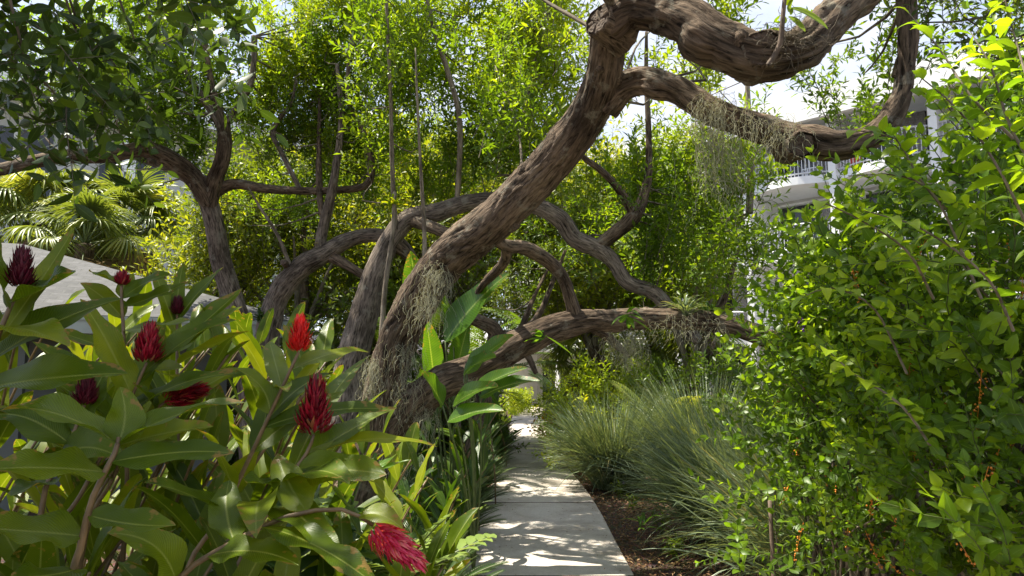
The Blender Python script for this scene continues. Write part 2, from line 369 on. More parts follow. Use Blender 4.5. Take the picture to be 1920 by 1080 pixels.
M['fern'] = leaf_mat('coontie_leaf', [(0, (0.02, 0.05, 0.010)), (0.7, (0.04, 0.085, 0.014)), (1, (0.09, 0.15, 0.02))], 0.2, 2.0, 0.36, 0.4)
M['cycad'] = leaf_mat('cardboard_leaf', [(0, (0.13, 0.2, 0.05)), (1, (0.22, 0.3, 0.08))], 0.3, 1.8, 0.35, 0.5)
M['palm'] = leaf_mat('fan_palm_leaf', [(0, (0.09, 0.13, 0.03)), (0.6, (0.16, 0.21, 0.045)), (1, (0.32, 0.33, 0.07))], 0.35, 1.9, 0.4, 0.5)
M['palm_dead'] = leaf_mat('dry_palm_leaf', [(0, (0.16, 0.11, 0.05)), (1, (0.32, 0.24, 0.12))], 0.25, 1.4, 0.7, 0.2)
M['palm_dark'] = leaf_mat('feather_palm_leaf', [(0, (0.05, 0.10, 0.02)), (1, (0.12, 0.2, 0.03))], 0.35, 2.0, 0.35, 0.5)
M['lime'] = leaf_mat('lime_leaf', [(0, (0.15, 0.25, 0.012)), (0.6, (0.3, 0.40, 0.015)), (1, (0.5, 0.5, 0.03))], 0.4, 1.6, 0.45, 0.35)
M['croton'] = leaf_mat('croton_leaf', [(0, (0.12, 0.16, 0.02)), (0.4, (0.4, 0.33, 0.03)), (0.75, (0.5, 0.2, 0.03)), (1, (0.4, 0.05, 0.03))], 0.35, 1.5, 0.4, 0.4)
M['moss'] = leaf_mat('moss_strand', [(0, (0.36, 0.37, 0.29)), (1, (0.55, 0.55, 0.45))], 0.4, 1.2, 0.9, 0.1)
M['orange'] = plain('orange_berry', (0.65, 0.22, 0.02), 0.4, 40, 0.3)
M['purple'] = leaf_mat('purple_petal', [(0, (0.13, 0.03, 0.4)), (1, (0.3, 0.1, 0.65))], 0.3, 1.2, 0.5, 0.3)
M['white'] = plain('white_stucco', (0.85, 0.85, 0.84), 0.7, 4, 0.04, 0.1)
M['wall'] = plain('grey_stucco', (0.64, 0.63, 0.63), 0.75, 3, 0.06, 0.1)
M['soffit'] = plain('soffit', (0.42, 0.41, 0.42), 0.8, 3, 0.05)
M['glass'] = plain('dark_glass', (0.02, 0.022, 0.025), 0.12, 2, 0.3, spec=0.6)
M['curtain'] = plain('curtain', (0.32, 0.3, 0.3), 0.9, 30, 0.3)
M['cabwall'] = plain('cabana_shade_tone', (0.10, 0.11, 0.10), 0.8, 3, 0.1)  # dark colour stands in for the shade inside the cabana
M['rail'] = plain('rail_paint', (0.75, 0.76, 0.78), 0.4, 10, 0.05)
M['fascia'] = plain('painted_fascia', (0.34, 0.38, 0.35), 0.5, 6, 0.08)
M['metal'] = plain('black_metal', (0.015, 0.015, 0.017), 0.4, 20, 0.2)
M['wood'] = plain('weathered_pole', (0.13, 0.09, 0.065), 0.8, 25, 0.3, 0.3)
M['cutwood'] = plain('sawn_wood', (0.10, 0.07, 0.05), 0.9, 45, 0.5, 0.6)
M['terracotta'] = plain('red_glaze', (0.5, 0.05, 0.03), 0.4, 10, 0.1)
M['chip'] = leaf_mat('mulch_chip', [(0, (0.10, 0.05, 0.025)), (0.6, (0.2, 0.115, 0.06)), (1, (0.42, 0.28, 0.15))], 0.1, 1.2, 0.85, 0.1)

def path_mat():
    m, t = mat('path_concrete'); L = t.links.new
    out = N_(t, 'ShaderNodeOutputMaterial'); pb = N_(t, 'ShaderNodeBsdfPrincipled'); tc = N_(t, 'ShaderNodeTexCoord')
    a = N_(t, 'ShaderNodeTexNoise'); a.inputs['Scale'].default_value = 1.7; a.inputs['Detail'].default_value = 8; a.inputs['Roughness'].default_value = 0.7
    b = N_(t, 'ShaderNodeTexNoise'); b.inputs['Scale'].default_value = 90; b.inputs['Detail'].default_value = 4
    c = N_(t, 'ShaderNodeTexVoronoi'); c.inputs['Scale'].default_value = 9
    for n in (a, b, c): L(tc.outputs['Object'], n.inputs['Vector'])
    ra = ramp(t, [(0.3, (0.32, 0.27, 0.225)), (0.5, (0.52, 0.465, 0.41)), (0.7, (0.62, 0.575, 0.52))]); L(a.outputs['Fac'], ra.inputs[0])
    rb = ramp(t, [(0.3, (0.8, 0.8, 0.8)), (0.6, (1.05, 1.05, 1.05))]); L(b.outputs['Fac'], rb.inputs[0])
    rc = ramp(t, [(0.0, (0.62, 0.56, 0.5)), (0.05, (1, 1, 1))]); L(c.outputs['Distance'], rc.inputs[0])
    m1 = N_(t, 'ShaderNodeMixRGB', blend_type='MULTIPLY'); m1.inputs[0].default_value = 1; L(ra.outputs[0], m1.inputs[1]); L(rb.outputs[0], m1.inputs[2])
    m2 = N_(t, 'ShaderNodeMixRGB', blend_type='MULTIPLY'); m2.inputs[0].default_value = 1; L(m1.outputs[0], m2.inputs[1]); L(rc.outputs[0], m2.inputs[2])
    L(m2.outputs[0], pb.inputs['Base Color']); pb.inputs['Roughness'].default_value = 0.85; pb.inputs['Specular IOR Level'].default_value = 0.25
    bp = N_(t, 'ShaderNodeBump'); bp.inputs['Strength'].default_value = 0.3; bp.inputs['Distance'].default_value = 0.003; L(b.outputs['Fac'], bp.inputs['Height']); L(bp.outputs[0], pb.inputs['Normal'])
    L(pb.outputs[0], out.inputs['Surface']); return m
def ground_mat():
    m, t = mat('mulch_ground'); L = t.links.new
    out = N_(t, 'ShaderNodeOutputMaterial'); pb = N_(t, 'ShaderNodeBsdfPrincipled'); tc = N_(t, 'ShaderNodeTexCoord')
    a = N_(t, 'ShaderNodeTexNoise'); a.inputs['Scale'].default_value = 26; a.inputs['Detail'].default_value = 9; a.inputs['Roughness'].default_value = 0.75
    c = N_(t, 'ShaderNodeTexVoronoi'); c.inputs['Scale'].default_value = 38
    mp = N_(t, 'ShaderNodeMapping'); mp.inputs['Scale'].default_value = (1, 0.45, 1); mp.inputs['Rotation'].default_value = (0, 0, 0.7)
    L(tc.outputs['Object'], a.inputs['Vector']); L(tc.outputs['Object'], mp.inputs[0]); L(mp.outputs[0], c.inputs['Vector'])
    ra = ramp(t, [(0.3, (0.035, 0.02, 0.012)), (0.5, (0.10, 0.058, 0.034)), (0.72, (0.22, 0.14, 0.085))]); L(a.outputs['Fac'], ra.inputs[0])
    mx = N_(t, 'ShaderNodeMixRGB', blend_type='MULTIPLY'); mx.inputs[0].default_value = 0.6; L(ra.outputs[0], mx.inputs[1]); L(c.outputs['Color'], mx.inputs[2])
    L(mx.outputs[0], pb.inputs['Base Color']); pb.inputs['Roughness'].default_value = 0.95
    bp = N_(t, 'ShaderNodeBump'); bp.inputs['Strength'].default_value = 1; bp.inputs['Distance'].default_value = 0.03; L(c.outputs['Distance'], bp.inputs['Height']); L(bp.outputs[0], pb.inputs['Normal'])
    L(pb.outputs[0], out.inputs['Surface']); return m
def shingle_mat():
    m, t = mat('grey_shingle'); L = t.links.new
    out = N_(t, 'ShaderNodeOutputMaterial'); pb = N_(t, 'ShaderNodeBsdfPrincipled')
    at = attr(t, 'tc'); br = N_(t, 'ShaderNodeTexBrick'); L(at.outputs['Vector'], br.inputs['Vector'])
    br.inputs['Scale'].default_value = 1.0; br.inputs['Brick Width'].default_value = 0.2; br.inputs['Row Height'].default_value = 0.17; br.inputs['Mortar Size'].default_value = 0.016
    br.inputs['Color1'].default_value = (0.035, 0.035, 0.038, 1); br.inputs['Color2'].default_value = (0.085, 0.083, 0.088, 1); br.inputs['Mortar'].default_value = (0.06, 0.06, 0.06, 1)
    nz = N_(t, 'ShaderNodeTexNoise'); nz.inputs['Scale'].default_value = 30; nz.inputs['Detail'].default_value = 4
    mp = N_(t, 'ShaderNodeMapping'); mp.inputs['Scale'].default_value = (0.3, 1, 1); L(at.outputs['Vector'], mp.inputs[0]); L(mp.outputs[0], nz.inputs['Vector'])
    rp = ramp(t, [(0.35, (0.6, 0.6, 0.6)), (0.65, (1.15, 1.15, 1.15))]); L(nz.outputs['Fac'], rp.inputs[0])
    mx = N_(t, 'ShaderNodeMixRGB', blend_type='MULTIPLY'); mx.inputs[0].default_value = 1; L(br.outputs['Color'], mx.inputs[1]); L(rp.outputs[0], mx.inputs[2])
    L(mx.outputs[0], pb.inputs['Base Color']); pb.inputs['Roughness'].default_value = 0.8
    bp = N_(t, 'ShaderNodeBump'); bp.inputs['Strength'].default_value = 0.8; bp.inputs['Distance'].default_value = 0.02; bp.invert = True; L(br.outputs['Fac'], bp.inputs['Height']); L(bp.outputs[0], pb.inputs['Normal'])
    L(pb.outputs[0], out.inputs['Surface']); return m
M['path'] = path_mat(); M['ground'] = ground_mat(); M['shingle'] = shingle_mat()
exec_sections = True

# ================================================================== THE SETTING
g = Geo()
nx, ny = 60, 60
xs = np.sign(np.linspace(-1, 1, nx))*np.abs(np.linspace(-1, 1, nx))**2.5*400; ys = np.sign(np.linspace(-1, 1, ny))*np.abs(np.linspace(-1, 1, ny))**2.5*400+5
X, Y = np.meshgrid(xs, ys); Z = -0.03 + 0*X
i = np.arange(ny-1)[:, None]*nx + np.arange(nx-1)[None, :]
g.add(np.stack([X, Y, Z], -1), np.stack([i, i+1, i+1+nx, i+nx], -1).reshape(-1, 4))
structure(g.build('ground', M['ground']))

# concrete path: left and right edge points along its length (y, xl, xr)
def edge(px, py): p = G(px, py); return p[0], p[1]
PR = [edge(*e) for e in [(1190, 1080), (1154, 1014), (1124, 957), (1097, 916), (1062, 872), (1045, 831), (1026, 790), (1017, 776), (1026, 764), (1040, 757)]]
PL = [edge(*e) for e in [(862, 1080), (885, 1014), (903, 957), (918, 916), (935, 872), (947, 831), (958, 790), (964, 776), (978, 764), (990, 757)]]
PR = [(PR[0][0]-0.12, -3.0), (PR[0][0]-0.06, 2.0)] + PR; PL = [(PL[0][0]+0.1, -3.0), (PL[0][0]+0.05, 2.0)] + PL
r = crom([(a[0], a[1], b[0], b[1]) for a, b in zip(PL, PR)], 0.35)
g = Geo(); n = len(r); T0 = 0.012
prof = []
for (lx, ly, rx, ry) in r:
    prof += [(lx, ly, -0.08), (lx, ly, T0-.012), (lx+.012, ly, T0), ((lx+rx)/2, (ly+ry)/2, T0+.004), (rx-.012, ry, T0), (rx, ry, T0-.012), (rx, ry, -0.08)]
i = np.arange(n-1)[:, None]*7 + np.arange(6)[None, :]
g.add(prof, np.stack([i, i+1, i+8, i+7], -1).reshape(-1, 4))
structure(g.build('path', M['path'], smooth=False))
# expansion joints sawn across the slab
g = Geo()
def path_x(y):
    k = [(a[1], a[0], b[0]) for a, b in zip(PL, PR)]
    return np.interp(y, [q[0] for q in k], [q[1] for q in k]), np.interp(y, [q[0] for q in k], [q[2] for q in k])
for yj in (2.7, 5.62, 8.7, 11.9, 15.2, 18.8):
    a, b = path_x(yj); g.box(((a+b)/2, yj, T0+.0045), (b-a-.02, .012, .004))
structure(g.build('path_joint', M['ground'], smooth=False))

# ---- chips and fallen leaves on the beds beside the path
rng = np.random.default_rng(3)
def litter(n, x0, x1, y0, y1, seed):
    rr = np.random.default_rng(seed)
    p = np.stack([rr.uniform(x0, x1, n), y0+(y1-y0)*rr.random(n)**1.5, rr.uniform(-0.025, 0.01, n)], 1)
    a, b = path_x(p[:, 1]); keep = (p[:, 0] < a-.01) | (p[:, 0] > b+.01); p = p[keep]; n = len(p)
    d = nrm(np.stack([rr.normal(size=n), rr.normal(size=n), rr.normal(size=n)*0.25], 1)); L = rr.uniform(.02, .075, n)[:, None]
    h = nrm(np.stack([rr.normal(size=n)*.4, rr.normal(size=n)*.4, np.ones(n)], 1))
    return BD(p, p+d*L*.5+A(0, 0, .008), p+d*L, h, rr.uniform(.006, .022, n))
g = Geo(); blades(g, litter(26000, .2, 3.2, 2.5, 13, 5), 2, 3, 'lance', .2); blades(g, litter(5000, -3, .2, 3, 13, 6), 2, 3, 'lance', .2)
tag(g.build('mulch', M['chip']), 'brown mulch chips and dry leaves over the planting beds', 'mulch', kind='stuff')
g = Geo(); n = 700; rr = np.random.default_rng(8); yy = rr.uniform(3.5, 14, n); a, b = path_x(yy); tt = rr.random(n)
p = np.stack([a+(b-a)*np.where(rr.random(n) < .5, tt**3*.5, 1-tt**3*.5), yy, np.full(n, T0+.008)], 1); d = nrm(np.stack([rr.normal(size=n), rr.normal(size=n), rr.normal(size=n)*.1], 1))
blades(g, BD(p, p+d*.015+A(0, 0, .004), p+d*.035, np.tile(A(0, 0, 1), (n, 1)), rr.uniform(.005, .013, n)), 2, 3, 'lance', .2)
tag(g.build('fallen_leaves', M['chip']), 'tiny dry leaves scattered on the concrete path', 'leaf litter', kind='stuff')

# ================================================================== BUILDINGS
def obox(g, O, ux, uy, a0, a1, b0, b1, z0, z1):
    """box in a building's own axes"""
    V = [O+ux*a+uy*b+A(0, 0, z) for z in (z0, z1) for b in (b0, b1) for a in (a0, a1)]
    g.add(V, [[0, 2, 3, 1], [4, 5, 7, 6], [0, 1, 5, 4], [2, 6, 7, 3], [0, 4, 6, 2], [1, 3, 7, 5]], tc=V)
# hotel on the right: facade runs away to the left
O = A(19.5, 17.2, 0); ux = nrm(A(-.73, .69, 0)); uy = nrm(A(-.69, -.73, 0))
hotel = thing('hotel_building', 'tall white hotel wing with stacked curved balconies behind the trees on the right', 'building', O+ux*13)
HL = 27.0
g = Geo(); obox(g, O, ux, uy, 0, HL, -9, 0, 0, 10.5); part('wall', g, M['wall'], hotel, False)
g = Geo(); obox(g, O, ux, uy, -1, HL+.6, -9.5, 2.3, 10.45, 11.0); obox(g, O, ux, uy, -1, HL+.6, 2.3, 2.55, 10.25, 11.25)
obox(g, O, ux, uy, 2, HL-3, -8, -1.5, 11.0, 11.9)
roof = part('roof', g, M['white'], hotel, False)
for k in range(9):
    a = 0.8+k*3.05
    g = Geo(); obox(g, O, ux, uy, a-.12, a+.12, .003, 2.0, 0, 10.44); part('fin_wall', g, M['white'], hotel, False)
zs = [2.75, 5.65, 8.3]
for zi, zf in enumerate(zs):
    for k in range(8):
        a0 = 0.95+k*3.05; a1 = a0+2.8
        # bow-fronted slab
        g = Geo(); tt = np.linspace(0, 1, 13); bow = 1.75+0.5*np.sin(tt*PI)
        V = []
        for t_, b_ in zip(tt, bow):
            a = a0+(a1-a0)*t_
            V += [O+ux*a+uy*0.004+A(0, 0, zf-.16), O+ux*a+uy*0.004+A(0, 0, zf+.12), O+ux*a+uy*b_+A(0, 0, zf+.12), O+ux*a+uy*b_+A(0, 0, zf-.16)]
        Q = []
        for s_ in range(12):
            for e in range(4): Q.append([s_*4+e, s_*4+(e+1) % 4, s_*4+4+(e+1) % 4, s_*4+4+e])
        g.add(V, Q+[[0, 3, 2, 1], [48, 49, 50, 51]])
        sl = part('balcony', g, M['white'], hotel, False)
        g = Geo(); pt = [O+ux*(a0+(a1-a0)*t_)+uy*(b_-.08) for t_, b_ in zip(np.linspace(0, 1, 25), 1.75+.5*np.sin(np.linspace(0, 1, 25)*PI))]
        for q0, q1 in zip(pt[:-1], pt[1:]):
            prisms(g, [q0+A(0, 0, zf+1.1), q0+A(0, 0, zf+.24)], [q1+A(0, 0, zf+1.1), q1+A(0, 0, zf+.24)], .028, .028, 4)
        P0 = np.array(pt[::1]); prisms(g, P0+A(0, 0, zf+.12), P0+A(0, 0, zf+1.1), .013, .013, 4)
        part('railing', g, M['rail'], hotel, False)
        g = Geo(); obox(g, O, ux, uy, a0+.35, a1-.35, .004, .04, zf+.13, zf+2.25)
        wd = part('window', g, M['glass'], hotel, False)
        g = Geo()
        for xx in (a0+.33, (a0+a1)/2, a1-.33): obox(g, O, ux, uy, xx-.035, xx+.035, .042, .08, zf+.13, zf+2.3)
        obox(g, O, ux, uy, a0+.3, a1-.3, .042, .085, zf+2.3, zf+2.37)
        part('window_frame', g, M['white'], hotel, False)
        if (k+zi) % 3 != 0:
            g = Geo(); na = 24; tt = np.linspace(a0+.4, a0+1.1+.3*(k % 3), na)
            V = []
            for j, a in enumerate(tt):
                o_ = .1+.03*math.sin(j*1.9); V += [O+ux*a+uy*o_+A(0, 0, zf+.16), O+ux*a+uy*o_+A(0, 0, zf+2.2)]
            j = np.arange(na-1)*2; g.add(V, np.stack([j, j+2, j+3, j+1], 1)); part('curtain', g, M['curtain'], hotel)
for k in range(8):
    a = 0.95+k*3.05; g = Geo(); obox(g, O, ux, uy, a+.4, a+2.4, .004, .05, .3, 2.3); part('glazed_door', g, M['glass'], hotel, False)

# balcony furniture
def balc_point(a, b, z): return O+ux*a+uy*b+A(0, 0, z)
c = balc_point(10.9, 1.2, 8.42)
t = thing('balcony_chair', 'white slatted chair on the upper hotel balcony', 'chair', c)
g = Geo(); g.box(c+A(0, 0, .43), (.5, .5, .04), .8); part('seat', g, M['rail'], t, False)
g = Geo()
for s_ in (-1, 0, 1): g.box(c+A(.2+.0, .2, .75)+A(.7, -.7, 0)*s_*.18, (.07, .03, .6), .8)
g.box(c+A(.2, .2, 1.02), (.05, .52, .06), .8); part('backrest', g, M['rail'], t, False)
for sx in (-1, 1):
    for sy in (-1, 1):
        g = Geo(); prisms(g, [c+A(sx*.24, sy*.2, 0)], [c+A(sx*.2, sy*.17, .42)], .02, .025, 6); part('leg', g, M['rail'], t)
c = balc_point(10.0, 1.3, 8.42)
t = thing('balcony_table', 'white round table beside the chair on the hotel balcony', 'table', c)
g = Geo(); a = np.arange(16)*PI/8; V = [c+A(math.cos(x)*.42, math.sin(x)*.42, z) for z in (.68, .72) for x in a]
g.add(V+[c+A(0, 0, .68), c+A(0, 0, .72)], [[i, (i+1) % 16, 16+(i+1) % 16, 16+i] for i in range(16)], [[16+i, 16+(i+1) % 16, 33] for i in range(16)]+[[(i+1) % 16, i, 32] for i in range(16)])
part('tabletop', g, M['rail'], t, False)
for k in range(4):
    g = Geo(); x = k*PI/2+.4; prisms(g, [c+A(math.cos(x)*.34, math.sin(x)*.34, 0)], [c+A(math.cos(x)*.25, math.sin(x)*.25, .68)], .02, .02, 6); part('leg', g, M['rail'], t)
c = balc_point(9.3, 1.5, 8.42)
g = Geo(); tube(g, [[*c, .14], [*(c+A(0, 0, .15)), .2], [*(c+A(0, 0, .38)), .22], [*(c+A(0, 0, .42)), .19]], 16, .05); tag(g.build('plant_pot', M['terracotta']), 'round red pot standing on the hotel balcony', 'pot')

# white building at the left rear
O2 = A(-20.0, 13.6, 0); vx = nrm(A(.757, .653, 0)); vy = nrm(A(.653, -.757, 0))
b2 = thing('white_building', 'white flat-roofed building with long pale eaves behind the left trees', 'building', O2+vx*8)
g = Geo(); obox(g, O2, vx, vy, 0, 15.3, -8, 0, 0, 9.2); part('wall', g, M['wall'], b2, False)
g = Geo(); obox(g, O2, vx, vy, -1, 16.3, -9, 1.6, 9.2, 9.75); part('roof', g, M['white'], b2, False)
g = Geo(); obox(g, O2, vx, vy, -.6, 15.9, 1.2, 1.5, 0, 9.19) if False else [obox(g, O2, vx, vy, 14.9-k*4.6, 15.2-k*4.6, 1.1, 1.4, 0, 9.19) for k in range(4)]
part('column', g, M['white'], b2, False)
for zf in (3.1,):
    g = Geo(); obox(g, O2, vx, vy, .2, 15.3, .004, 1.5, zf-.15, zf+.12); part('balcony', g, M['white'], b2, False)
    g = Geo()
    for k in range(100):
        q = O2+vx*(.3+k*.15)+vy*1.44; prisms(g, [q+A(0, 0, zf+.12)], [q+A(0, 0, zf+1.1)], .012, .012, 4)
    prisms(g, [O2+vx*.2+vy*1.44+A(0, 0, zf+1.12)], [O2+vx*15.3+vy*1.44+A(0, 0, zf+1.12)], .03, .03, 4); part('railing', g, M['rail'], b2, False)
for zf in (.2, 3.2, 6.3):
    for k in range(5):
        g = Geo(); obox(g, O2, vx, vy, .9+k*3, 2.7+k*3, .004, .05, zf+.1, zf+2.2); w_ = part('window', g, M['glass'], b2, False)
        g = Geo(); obox(g, O2, vx, vy, 1.76+k*3, 1.84+k*3, .052, .09, zf+.1, zf+2.2); part('window_frame', g, M['white'], b2, False)

# low shingled cabana on the left
cab = thing('shingled_cabana', 'low garden cabana with a grey shingle hip roof behind the ginger plants', 'building', (-7, 13, 0))
OC = A(-2.72, 9.0, 0); e1 = nrm(A(-.91, -.41, 0)); e2 = nrm(A(-.41, .91, 0)); ze = 2.28; D = 8.0; CL = 15.0; rise = 1.42
Z_ = A(0, 0, 1)
c1, c2, c3, c4 = OC+Z_*ze, OC+e1*CL+Z_*ze, OC+e1*CL+e2*D+Z_*ze, OC+e2*D+Z_*ze
r1 = OC+(e1+e2)*D/2+Z_*(ze+rise); r2 = OC+e1*(CL-D/2)+e2*D/2+Z_*(ze+rise)
g = Geo()
def face(V, al, up):
    V = np.array(V); tc = np.stack([(V-c1)@al, (V-c1)@up, 0*V[:, 0]], 1)
    g.add(V, [[0, 1, 2, 3]] if len(V) == 4 else None, [[0, 1, 2]] if len(V) == 3 else None, tc=tc)
sl_ = rise/(D/2)
face([c2, c1, r1, r2], e1, nrm(e2+Z_*sl_)); face([c1, c4, r1], e2, nrm(e1+Z_*sl_)); face([c4, c3, r2, r1], e1, nrm(-e2+Z_*sl_)); face([c3, c2, r2], e2, nrm(-e1+Z_*sl_))
part('roof', g, M['shingle'], cab, False)
g = Geo(); obox(g, OC, e1, e2, .03, CL-.03, .02, .06, ze-.215, ze-.012); obox(g, OC, e1, e2, .02, .06, .063, D-.06, ze-.215, ze-.012)
obox(g, OC, e1, e2, .0, CL, .0, .018, ze-.06, ze-.006); obox(g, OC, e1, e2, .0, .018, .02, D, ze-.06, ze-.006); part('fascia', g, M['fascia'], cab, False)
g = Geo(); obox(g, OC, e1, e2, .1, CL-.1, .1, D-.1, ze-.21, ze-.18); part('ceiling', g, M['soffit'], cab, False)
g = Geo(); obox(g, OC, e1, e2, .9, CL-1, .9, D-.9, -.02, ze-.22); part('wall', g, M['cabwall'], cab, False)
for k in range(5):
    g = Geo(); obox(g, OC, e1, e2, .3+k*2.8, .46+k*2.8, .25, .41, -.02, ze-.22); part('post', g, M['cabwall'], cab, False)

# entrance at the far end of the path
e = P(985, 740, 37)
ent = thing('entrance_building', 'pale building with a dark open doorway at the far end of the path', 'building', (1.0, 38, 0))
g = Geo(); g.box((-6.0, 40, 2.0), (11.5, 4, 4.0)); g.box((8.7, 40, 2), (12, 4, 4)); g.box((1.2, 40, 3.35), (2.9, 3.98, 1.3)); part('wall', g, M['wall'], ent, False)
g = Geo(); g.box((1.2, 41.6, 1.35), (2.9, .1, 2.7)); part('doorway', g, M['glass'], ent, False)
g = Geo(); g.box((1, 37.4, 2.95), (13, 3.2, .3)); part('canopy_roof', g, M['white'], ent, False)
for x in (.80, 4.2, -3.2):
    g = Geo(); g.box((x, 36.2, 1.4), (.34, .34, 2.8)); part('column', g, M['white'], ent, False)

# ================================================================== PLANT TEMPLATES
def shoot(seed, L=1.0, leaf=0.09, wr=0.28, nleaf=20, nside=4, droop=0.0, spread=1.15):
    """a leafy upright shoot: returns leaf blades and twig segments, base at 0, growing along +z"""
    r = np.random.default_rng(seed); lv = []; sg = []
    def stem(b, d, ln, n, rad, lf):
        k = 7; pts = [b]; dd = d.copy()
        for _ in range(k):
            dd = nrm(dd + r.normal(size=3)*.07 + A(0, 0, .05-droop)); pts.append(pts[-1]+dd*ln/k)
        pts = np.array(pts)
        for i in range(k): sg.append((pts[i], pts[i+1], rad*(1-i/k*.8), rad*(1-(i+1)/k*.8)))
        t = np.linspace(.12, 1, n)*k; i = np.minimum(t.astype(int), k-1); f = (t-i)[:, None]
        B = pts[i]*(1-f)+pts[i+1]*f; ax = nrm(pts[i+1]-pts[i])
        ph = np.arange(n)*2.4+r.uniform(0, 6); F = frames(ax, ph)
        el = r.uniform(.7, 1.35, n)*np.where(t > k*.85, .6, 1)
        D_ = F[:, :, 0]*np.sin(el)[:, None]+F[:, :, 2]*np.cos(el)[:, None]
        l_ = lf*r.uniform(.7, 1.15, n)
        T_ = B+D_*l_[:, None]+A(0, 0, -.10)*l_[:, None]
        H = nrm(np.cross(np.cross(D_, A(0, 0, 1))+r.normal(size=(n, 3))*.35, D_))
        lv.append(BD(B, (B+T_)/2+F[:, :, 2]*l_[:, None]*.06, T_, H, l_*wr*r.uniform(.75, 1.25, n)))
        return pts
    m = stem(A(0, 0, 0), A(0, 0, 1), L, nleaf, .007*L, leaf)
    for s in range(nside):
        i = 1+int(s*5/nside); a = s*2.4+r.uniform(0, 1)
        stem(m[i], nrm(A(math.cos(a)*spread, math.sin(a)*spread, .8)), L*r.uniform(.3, .55)*(1-.06*i), max(5, int(nleaf*.55)), .004*L, leaf*.92)
    P0, P1, r0, r1 = [np.array(x) for x in zip(*sg)]
    return bcat(lv), (P0, P1, r0, r1)
SH = [shoot(100+i, .85, .135, .32, 22, 6) for i in range(7)]            # fine shoots
SHF = [shoot(200+i, 1.0, .15, .36, 15, 6, spread=1.2) for i in range(6)]   # far, coarser
def put_shoots(gl, gs, pos, dirs, scale, temps, rng, cheap=True, varbase=None, twigs=True, jit=.25):
    k = rng.integers(0, len(temps), len(pos)); R = frames(dirs, rng=rng)
    for j, (bd, sg) in enumerate(temps):
        m = k == j
        if not m.any(): continue
        b = scatter(bd, pos[m], R[m], scale[m]); nl = len(bd)
        vb = rng.uniform(0, 1, m.sum()) if varbase is None else varbase[m]
        var = np.clip(np.repeat(vb, nl)*.6+rng.uniform(0, .4, nl*m.sum()), 0, 1)
        if cheap: tiny(gl, b, var)
        else: blades(gl, b, 3, 3, 'lance', .25, var=var)
        if twigs:
            P0 = (np.einsum('nij,mj->nmi', R[m], sg[0])*scale[m][:, None, None]+pos[m][:, None]).reshape(-1, 3)
            P1 = (np.einsum('nij,mj->nmi', R[m], sg[1])*scale[m][:, None, None]+pos[m][:, None]).reshape(-1, 3)
            prisms(gs, P0, P1, (scale[m][:, None]*sg[2][None]).ravel(), (scale[m][:, None]*sg[3][None]).ravel(), 3)
def up_dirs(n, rng, tilt=.35, bias=(0, 0, 0)): return nrm(np.stack([rng.normal(size=n)*tilt, rng.normal(size=n)*tilt, np.ones(n)], 1)+np.array(bias))
def lump3(p, s, seed):
    """cheap 3-D lumpy field 0..1 used to open gaps in crowns"""
    r = np.random.default_rng(seed); k = r.normal(size=(6, 3))*s; ph = r.uniform(0, 6.28, 6)
    return .5+.5*np.sin(p@k.T+ph).sum(1)/3.2

# ================================================================== HERO TREES WITH HAND-PLACED LIMBS
def L_(*rows):
    """limb rows (px, py, depth, width in photo pixels) -> x,y,z,r"""
    o = []
    for px, py, d, w in rows:
        p = P(px, py, d); o.append([*p, w/1280*d/2*(.8 if w > 40 else .86)])
    return o
def limb(root, rows, name='limb', sides=22, step=.04, relief=.012, seed=1, m='bark', lump=.0, raw=False, var=.5):
    g = Geo(); pts = rows if raw else L_(*rows)
    tube(g, pts, sides, step, relief, seed, lump=lump, var=var)
    part(name, g, M[m], root); return np.array(pts)
def crown(root, boxes, seed, temps, leafmat, scale=(.5, .95), limbs=None, tilt=.35, gap=.0, cheap=True, name='crown', link=7, bias=(0, 0, 0)):
    """boxes: world boxes (x0,x1,y0,y1,z0,z1,n) filled with leafy shoots"""
    rg = np.random.default_rng(seed); gl, gs = Geo(), Geo(); allp = []
    for (x0, x1, y0, y1, z0, z1, n) in boxes:
        n = int(n*1.25); p = np.stack([rg.uniform(x0, x1, n), rg.uniform(y0, y1, n), rg.uniform(z0, z1, n)], 1)
        if gap: p = p[lump3(p, 2.1, seed) > gap+.06]
        allp.append(p)
    p = np.concatenate(allp); sc = rg.uniform(*scale, len(p))
    vb = np.clip((lump3(p, 1.1, seed+1)-.5)*1.5+.52+rg.uniform(-.3, .3, len(p)), 0, 1)
    put_shoots(gl, gs, p, up_dirs(len(p), rg, tilt, bias), sc, temps, rg, cheap, vb)
    if limbs is not None:
        LN = np.concatenate([crom(l, .3) for l in limbs]); 
        for i in range(0, len(p), link):
            d2 = ((LN[:, :3]-p[i])**2).sum(1)+np.maximum(0, LN[:, 2]-p[i][2])*4; j = np.argmin(d2); q = LN[j]
            if np.linalg.norm(q[:3]-p[i]) < .15: continue
            mid = (q[:3]+p[i])/2+A(*(rg.normal(size=2)*.12), -.1)
            tube(gs, [[*q[:3], min(q[3]*.4, .013)], [*mid, .008], [*p[i], .005]], 5, .25)
    part('branches', gs, M['twig'], root); part(name, gl, M[leafmat], root)
def box_px(px0, px1, py0, py1, d0, d1, n):
    """world box spanning a photo region between two depths"""
    a = P(px0, py1, (d0+d1)/2); b = P(px1, py0, (d0+d1)/2)
    return (a[0], b[0], d0, d1, a[2], b[2], n)

